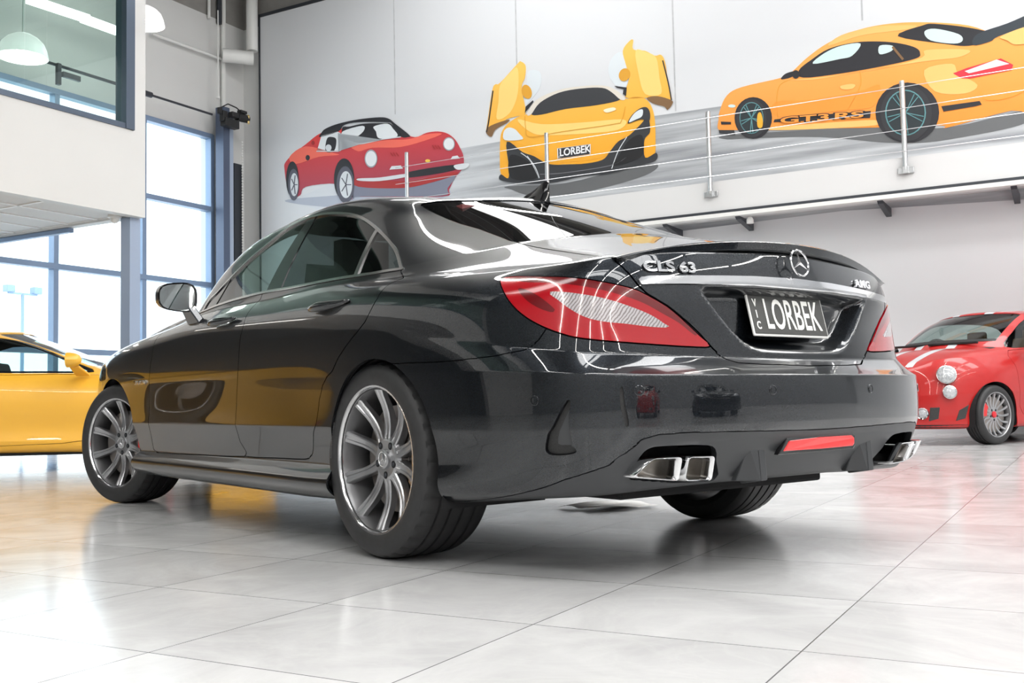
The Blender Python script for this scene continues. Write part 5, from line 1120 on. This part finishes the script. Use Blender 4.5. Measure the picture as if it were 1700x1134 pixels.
s=MB();s.box((1.1,0,.17),(3.4,1.2,.06));s.box((1.3,0,.17),(1.5,1.66,.06));s.build('underbody',M_liner,yc)
for y in (.38,-.38):
    s=MB();s.box((1.1,y,.42),(.5,.48,.14));s.box((.80,y,.72),(.14,.46,.56),((1,0,.3),(0,1,0),(-.3,0,1)));s.box((.70,y,1.0),(.08,.24,.14));s.build('seat',M_cabin,yc,bevel=.03)
s=MB();s.box((2.0,0,.74),(.35,1.3,.16));s.build('dashboard',M_cabin,yc,bevel=.03)
s=MB();s.tube([(1.66+.06*math.sin(t),.38+.17*math.cos(t),.84+.15*math.sin(t)) for t in np.linspace(0,2*math.pi,24,endpoint=False)],.013,8,closed=True);s.box((1.70,.38,.83),(.04,.28,.04));s.build('steering_wheel',M_cabin,yc)
# ----------------------------------------------------------------- red compact car on the right
hd=1.45;h2=np.array([math.cos(hd),math.sin(hd)]);l2_=np.array([-h2[1],h2[0]]);Pw=on_z(1655,738,0)[:2];of=Pw-h2*2.3-l2_*.77
fc=empty('compact_car',(of[0],of[1],0),hd,'small bright red hatchback with white bonnet stripes and silver multi-spoke wheels','car')
Fz=Cage([(3.03,0),(3.0,.33),(2.89,.58),(2.68,.74),(2.3,.805),(1.9,.815),(1.4,.818),(.9,.82),(.4,.825),(.2,.825),(0,.825),(-.3,.80),(-.54,.66),(-.62,.35),(-.64,0)])
Fz.low({0:.3},{0:.17});Fz.low({0:.05},{0:.16});Fz.low({0:.0,5:.02,10:.02,14:.0},{0:.20,7:.2});Fz.low({0:.0,5:.03,7:.035,10:.02,14:.0},{0:.30,7:.3},2);Fz.low({0:-.01,5:.02,7:.025,14:0},{0:.40,4:.42,14:.45});Fz.low({0:.0,14:0},{0:.50,4:.53,14:.58},2)
Fz.low({0:.03,4:.0,14:.02},{0:.60,4:.65,14:.7});Fz.low({0:.06,4:.012,7:.01,14:.04},{0:.69,4:.76,14:.8});Fz.low({0:.12,3:.06,4:.05,7:.04,14:.08},{0:.78,4:.84,7:.88,14:.9});Fz.low({0:.22,3:.12,4:.10,7:.075,14:.10},{0:.84,3:.89,4:.905,7:.95,14:.96},2)
FG=[(2.22,0,1.01),(2.19,.3,1.005),(2.1,.52,1.0),(2.0,.63,.99),(1.9,.68,.985),(1.78,.705,.98),(1.4,.72,.985),(.95,.72,.99),(.5,.715,1.0),(.25,.705,1.005),(0,.69,1.01),(-.25,.65,1.02),(-.42,.55,1.02),(-.5,.3,1.02),(-.52,0,1.02)]
FR=[(1.52,0,1.40),(1.5,.25,1.395),(1.43,.45,1.385),(1.36,.52,1.375),(1.28,.55,1.375),(1.18,.565,1.38),(1.0,.575,1.39),(.75,.575,1.395),(.5,.57,1.39),(.3,.565,1.38),(.12,.555,1.37),(0,.52,1.365),(-.08,.45,1.365),(-.12,.25,1.385),(-.13,0,1.395)]
FS=[(1.42,1.425),(1.38,1.43),(1.32,1.435),(1.26,1.44),(1.18,1.45),(1.08,1.458),(.95,1.465),(.75,1.467),(.55,1.46),(.4,1.45),(.28,1.44),(.18,1.435),(.1,1.43),(.04,1.425),(0,1.42)]
CF=Fz.close(FG,FR,FS,.045,{0:.035,3:.05,5:.03,8:.01,14:.03},{3:.01,8:.02,12:.03})
M_fr=paint('bright_red',(.42,.004,.003),0,.4)
arcF=((0,.30,.335),(2.3,.30,.335))
def fcut(S,g):
    for xc,zc,r in arcF: _,S=clip(S,arch_val(S,xc,zc,r))
    a,S=uvbox(S,[(-1,Fz.g+.3),(2.6,Fz.g+.45),(2.95,Fz.r-.7),(2.5,Fz.r-.1),(-1,Fz.r)],g);b,S=uvbox(S,[(15,Fz.g+.4),(12.5,Fz.g+.6),(12.5,Fz.r-.6),(15,Fz.r-.2)],g)
    c,S=cutxz(S,[(1.92,1.0),(1.72,1.16),(1.45,1.30),(1.15,1.345),(.7,1.36),(.3,1.34),(.06,1.26),(-.10,1.08),(.1,1.035),(.8,1.01),(1.5,1.0)],g,.4);return a,b,c,S
wf,rf_,df,S=fcut(eval_sheet(CF,260,170),.0015)
doorF,S=cutxz(S,[(1.93,.96),(1.95,.80),(1.93,.5),(1.85,.29),(1.4,.265),(.9,.265),(.66,.30),(.60,.55),(.58,.85),(.62,.985),(1.3,.975)],.0022,.5,2)
# white stripes on bonnet and roof
M_str=paint('stripe_white',(.62,.65,.68),.2,.35)
st,S=clip(S,np.where((S.UV[:,1]>Fz.g-6.5)&(S.UV[:,1]<Fz.g+.3)|(S.UV[:,1]>Fz.r-.2),np.abs(np.abs(S.V[:,1])-.20)-.055,1.) if False else np.where(S.V[:,2]>.80,np.abs(S.V[:,1]-.205)-.05,1.))
sheet_mesh('body_panel',S,[M_fr,M_fr],fc);sheet_mesh('bonnet_stripe',st,M_str,fc,rim=0)
wfg,wfr=clip(wf,np.where(True,(Fz.g+.62-wf.UV[:,1]),0));_b,wfg=wfr,wfg
sheet_mesh('windscreen',wfg,M_glassf,fc,rim=0,lift=-.003);sheet_mesh('scuttle_panel',wfr,M_black,fc,rim=0);sheet_mesh('rear_screen',rf_,M_glassd,fc,rim=0,lift=-.003)
for sd in 'LR': sheet_mesh('door',doorF,M_fr,fc,mirror=False,only=sd);sheet_mesh('side_window',df,M_glassf,fc,mirror=False,only=sd,rim=0,lift=-.003)
_a,_b,_c,inn=fcut(eval_sheet(CF,90,80),0);sheet_mesh('inner_shell',inn,M_liner,fc,lift=-.02,rim=0)
FS_=eval_sheet(CF,200,140)
mF=Matrix.Translation((of[0],of[1],0))@Matrix.Rotation(hd,4,'Z');mFi=np.array(mF.inverted());mFn=np.array(mF)
def pick(x,y,S_=FS_):
    d=pxray(x,y);V=np.c_[S_.V,np.ones(len(S_.V))]@mFn.T;V=V[:,:3]-CAM;t=V@FX;px=850+FPX*(V@RX)/t;py=567-FPX*(V@UX)/t
    N=S_.N@mFn[:3,:3].T;ok=(N*V).sum(1)<0;e=np.where(ok,(px-x)**2+(py-y)**2,1e9);j=e.argmin();return S_.V[j],S_.N[j]
def fdisc(x,y,r,name,m_,parent,mir=True,prof=None,sx=1.):
    P,n=pick(x,y)
    for sg in ((1,-1) if mir else (1,)):
        s=MB();s.lathe(prof or [(0,.022),(r*.6,.018),(r*.9,.006),(r,0),(r,-.02)],P*[1,sg,1],n*[1,sg,1],30);o=s.build(name,m_,parent,smooth=True,angle=50)
    return o
M_hl=noisy('headlamp_lens',(.70,.72,.74),(.10,.11,.12),38,.08,coat=1.);M_ringc=M_chrome
for (x,y,r) in ((1570,624,.098),(1577,652,.070)):
    fdisc(x,y,r,'lamp_ring',M_satin,fc,prof=[(r*.84,.026),(r*.90,.036),(r*.97,.034),(r*1.0,.022),(r*1.02,-.05)]);fdisc(x,y,r*.9,'head_lamp',M_hl,fc,prof=[(0,.052),(r*.5,.048),(r*.8,.038),(r*.95,.028)])
fdisc(1532,687,.052,'fog_lamp',M_hl,fc);fdisc(1532,687,.062,'lamp_ring',M_chrome,fc,prof=[(.05,.01),(.058,.014),(.064,.004),(.064,-.02)])
def fpatch(pts,name,m_,lift):
    s=MB();Q=[pick(*q) for q in pts];n=np.mean([q[1] for q in Q],0);n/=np.linalg.norm(n)
    for sg in (1,-1):
        s=MB();P=[(q[0]+n*lift)*[1,sg,1] for q in Q];s.prism(P,0,-n*[1,sg,1]*(.02+lift));s.build(name,m_,fc,bevel=.004)
M_hex=noisy('hex_mesh',(.01,.01,.01),(.05,.05,.05),120,.5)
fpatch([(1544,678),(1561,677),(1559,696),(1543,700)],'lower_grille',M_hex,.004)
fpatch([(1594,680),(1608,673),(1604,694),(1587,699)],'corner_vent',M_hex,.004)
s=MB();s.grid([[P*[1,sg,1] for P in [surf(CF,np.array([u]),np.array([v]))[0,0]*[1,1,1]+np.array([.004,0,0]) for v in (1.0,1.5,2.0)]] for sg in (1,) for u in np.linspace(0,3.0,16)]);s.v+=[];k=len(s.v);s.v+=[(x,-y,z) for x,y,z in s.v[:k]];s.f+=[tuple(i+k for i in f) for f in s.f];s.m=[0]*len(s.f);s.build('front_splitter',M_black,fc,smooth=True)
for sg in (1,-1):
    s=MB();s.box((2.14,sg*.25-.05,1.055),(.02,.55,.018),((1,0,.3),(-.12,1,0),(0,0,1)));s.build('wiper',M_black,fc)
    G=[]
    s=MB()
    for t in np.linspace(0,1,7):
        k=math.sqrt(max(0,1-t**2.2));G.append([(1.70+.15*t,sg*(.93+.09*(.2+.8*k)*math.cos(a)),1.03+.065*(.2+.8*k)*math.sin(a)) for a in np.linspace(0,2*math.pi,21)])
    s.grid(G);s.add(G[-1][:-1],[tuple(range(20))]);s.add(G[0][:-1],[tuple(range(20))]);s.box((1.74,sg*.84,.98),(.07,.12,.03));s.build('wing_mirror',M_blackgloss,fc,smooth=True,angle=50)
    for xc in (0,2.3):
        s=MB();T=np.linspace(0,math.pi,20);arc=[(xc+.34*math.cos(t),.30+.34*math.sin(t)) for t in T];arc=[(xc+.34,.18)]+arc+[(xc-.34,.18)];s.grid([[(x,sg*y,z) for x,z in arc] for y in (.78,.45)]);s.add([(x,sg*.45,z) for x,z in arc],[tuple(range(len(arc)))]);s.build('wheel_arch_liner',M_liner,fc,fix=False)
        make_wheel(fc,(xc,sg*.70,.302),0,.302,.20,.222,16,.03,'fine',flip=sg<0,cal=(.3 if sg>0 else math.pi-.3,M_cal),mats=(M_alloy,M_alloy))
s=MB();s.box((1.2,0,.2),(3.0,1.0,.06));s.build('underbody',M_liner,fc)
s=MB();s.tube([(.05,0,1.43),(-.12,0,1.72)],.006,6);s.build('roof_aerial',M_black,fc)
for y in (.35,-.35):
    s=MB();s.box((1.25,y,.55),(.48,.46,.14));s.box((.98,y,.85),(.12,.44,.56),((1,0,.2),(0,1,0),(-.2,0,1)));s.box((.92,y,1.17),(.07,.24,.14));s.build('seat',mat('tan_leather',(.30,.14,.07),.5),fc,bevel=.03)
s=MB();s.box((1.95,0,.92),(.35,1.25,.16));s.build('dashboard',M_cabin,fc,bevel=.03)
s=MB();s.tube([(1.62+.05*math.sin(t),-.35+.17*math.cos(t),.98+.16*math.sin(t)) for t in np.linspace(0,2*math.pi,24,endpoint=False)],.013,8,closed=True);s.box((1.66,-.35,.98),(.04,.28,.04));s.build('steering_wheel',M_cabin,fc)
# small sheet of paper lying on the tiles under the saloon
P=on_z(1010,841,0);s=MB();q=[on_z(925,843,.001),(on_z(975,848,.001)),on_z(1095,842,.001),on_z(1035,833,.001)]
G=[[q[0]*(1-a)*(1-b)+q[1]*a*(1-b)+q[2]*a*b+q[3]*(1-a)*b+np.array([0,0,.004+.012*abs(math.sin(a*4+b*3))]) for b in np.linspace(0,1,8)] for a in np.linspace(0,1,5)]
s.grid(G);o=s.build('paper_sheet',mat('paper_white',(.8,.8,.78),.7),smooth=True);tag(o,'crumpled white paper sheet lying on the floor under the dark saloon','paper')

# ----------------------------------------------------------------- cars seen only as reflections in the dark paint
def copy_tree(o,parent=None):
    c=o.copy();SC.collection.objects.link(c);c.parent=parent
    for ch in list(o.children): copy_tree(ch,c)
    return c
c2=copy_tree(yc);hh=math.atan2(-.937,.35);c2.rotation_euler=(0,0,hh);c2.location=(10.6+.83*.937,4.32+.83*.35,0);c2['label']='yellow sports car under the mezzanine, mirrored in the doors of the dark saloon'
c3=copy_tree(car);c3.location=(-9.0,-3.2,0);c3.rotation_euler=(0,0,.35);c3['label']='dark saloon behind the camera, right of the other, mirrored in the rear bumper'
c4=copy_tree(fc);c4.location=(-9.3,1.2,0);c4.rotation_euler=(0,0,.1);c4['label']='red hatchback behind the camera, mirrored in the rear bumper beside a dark saloon'
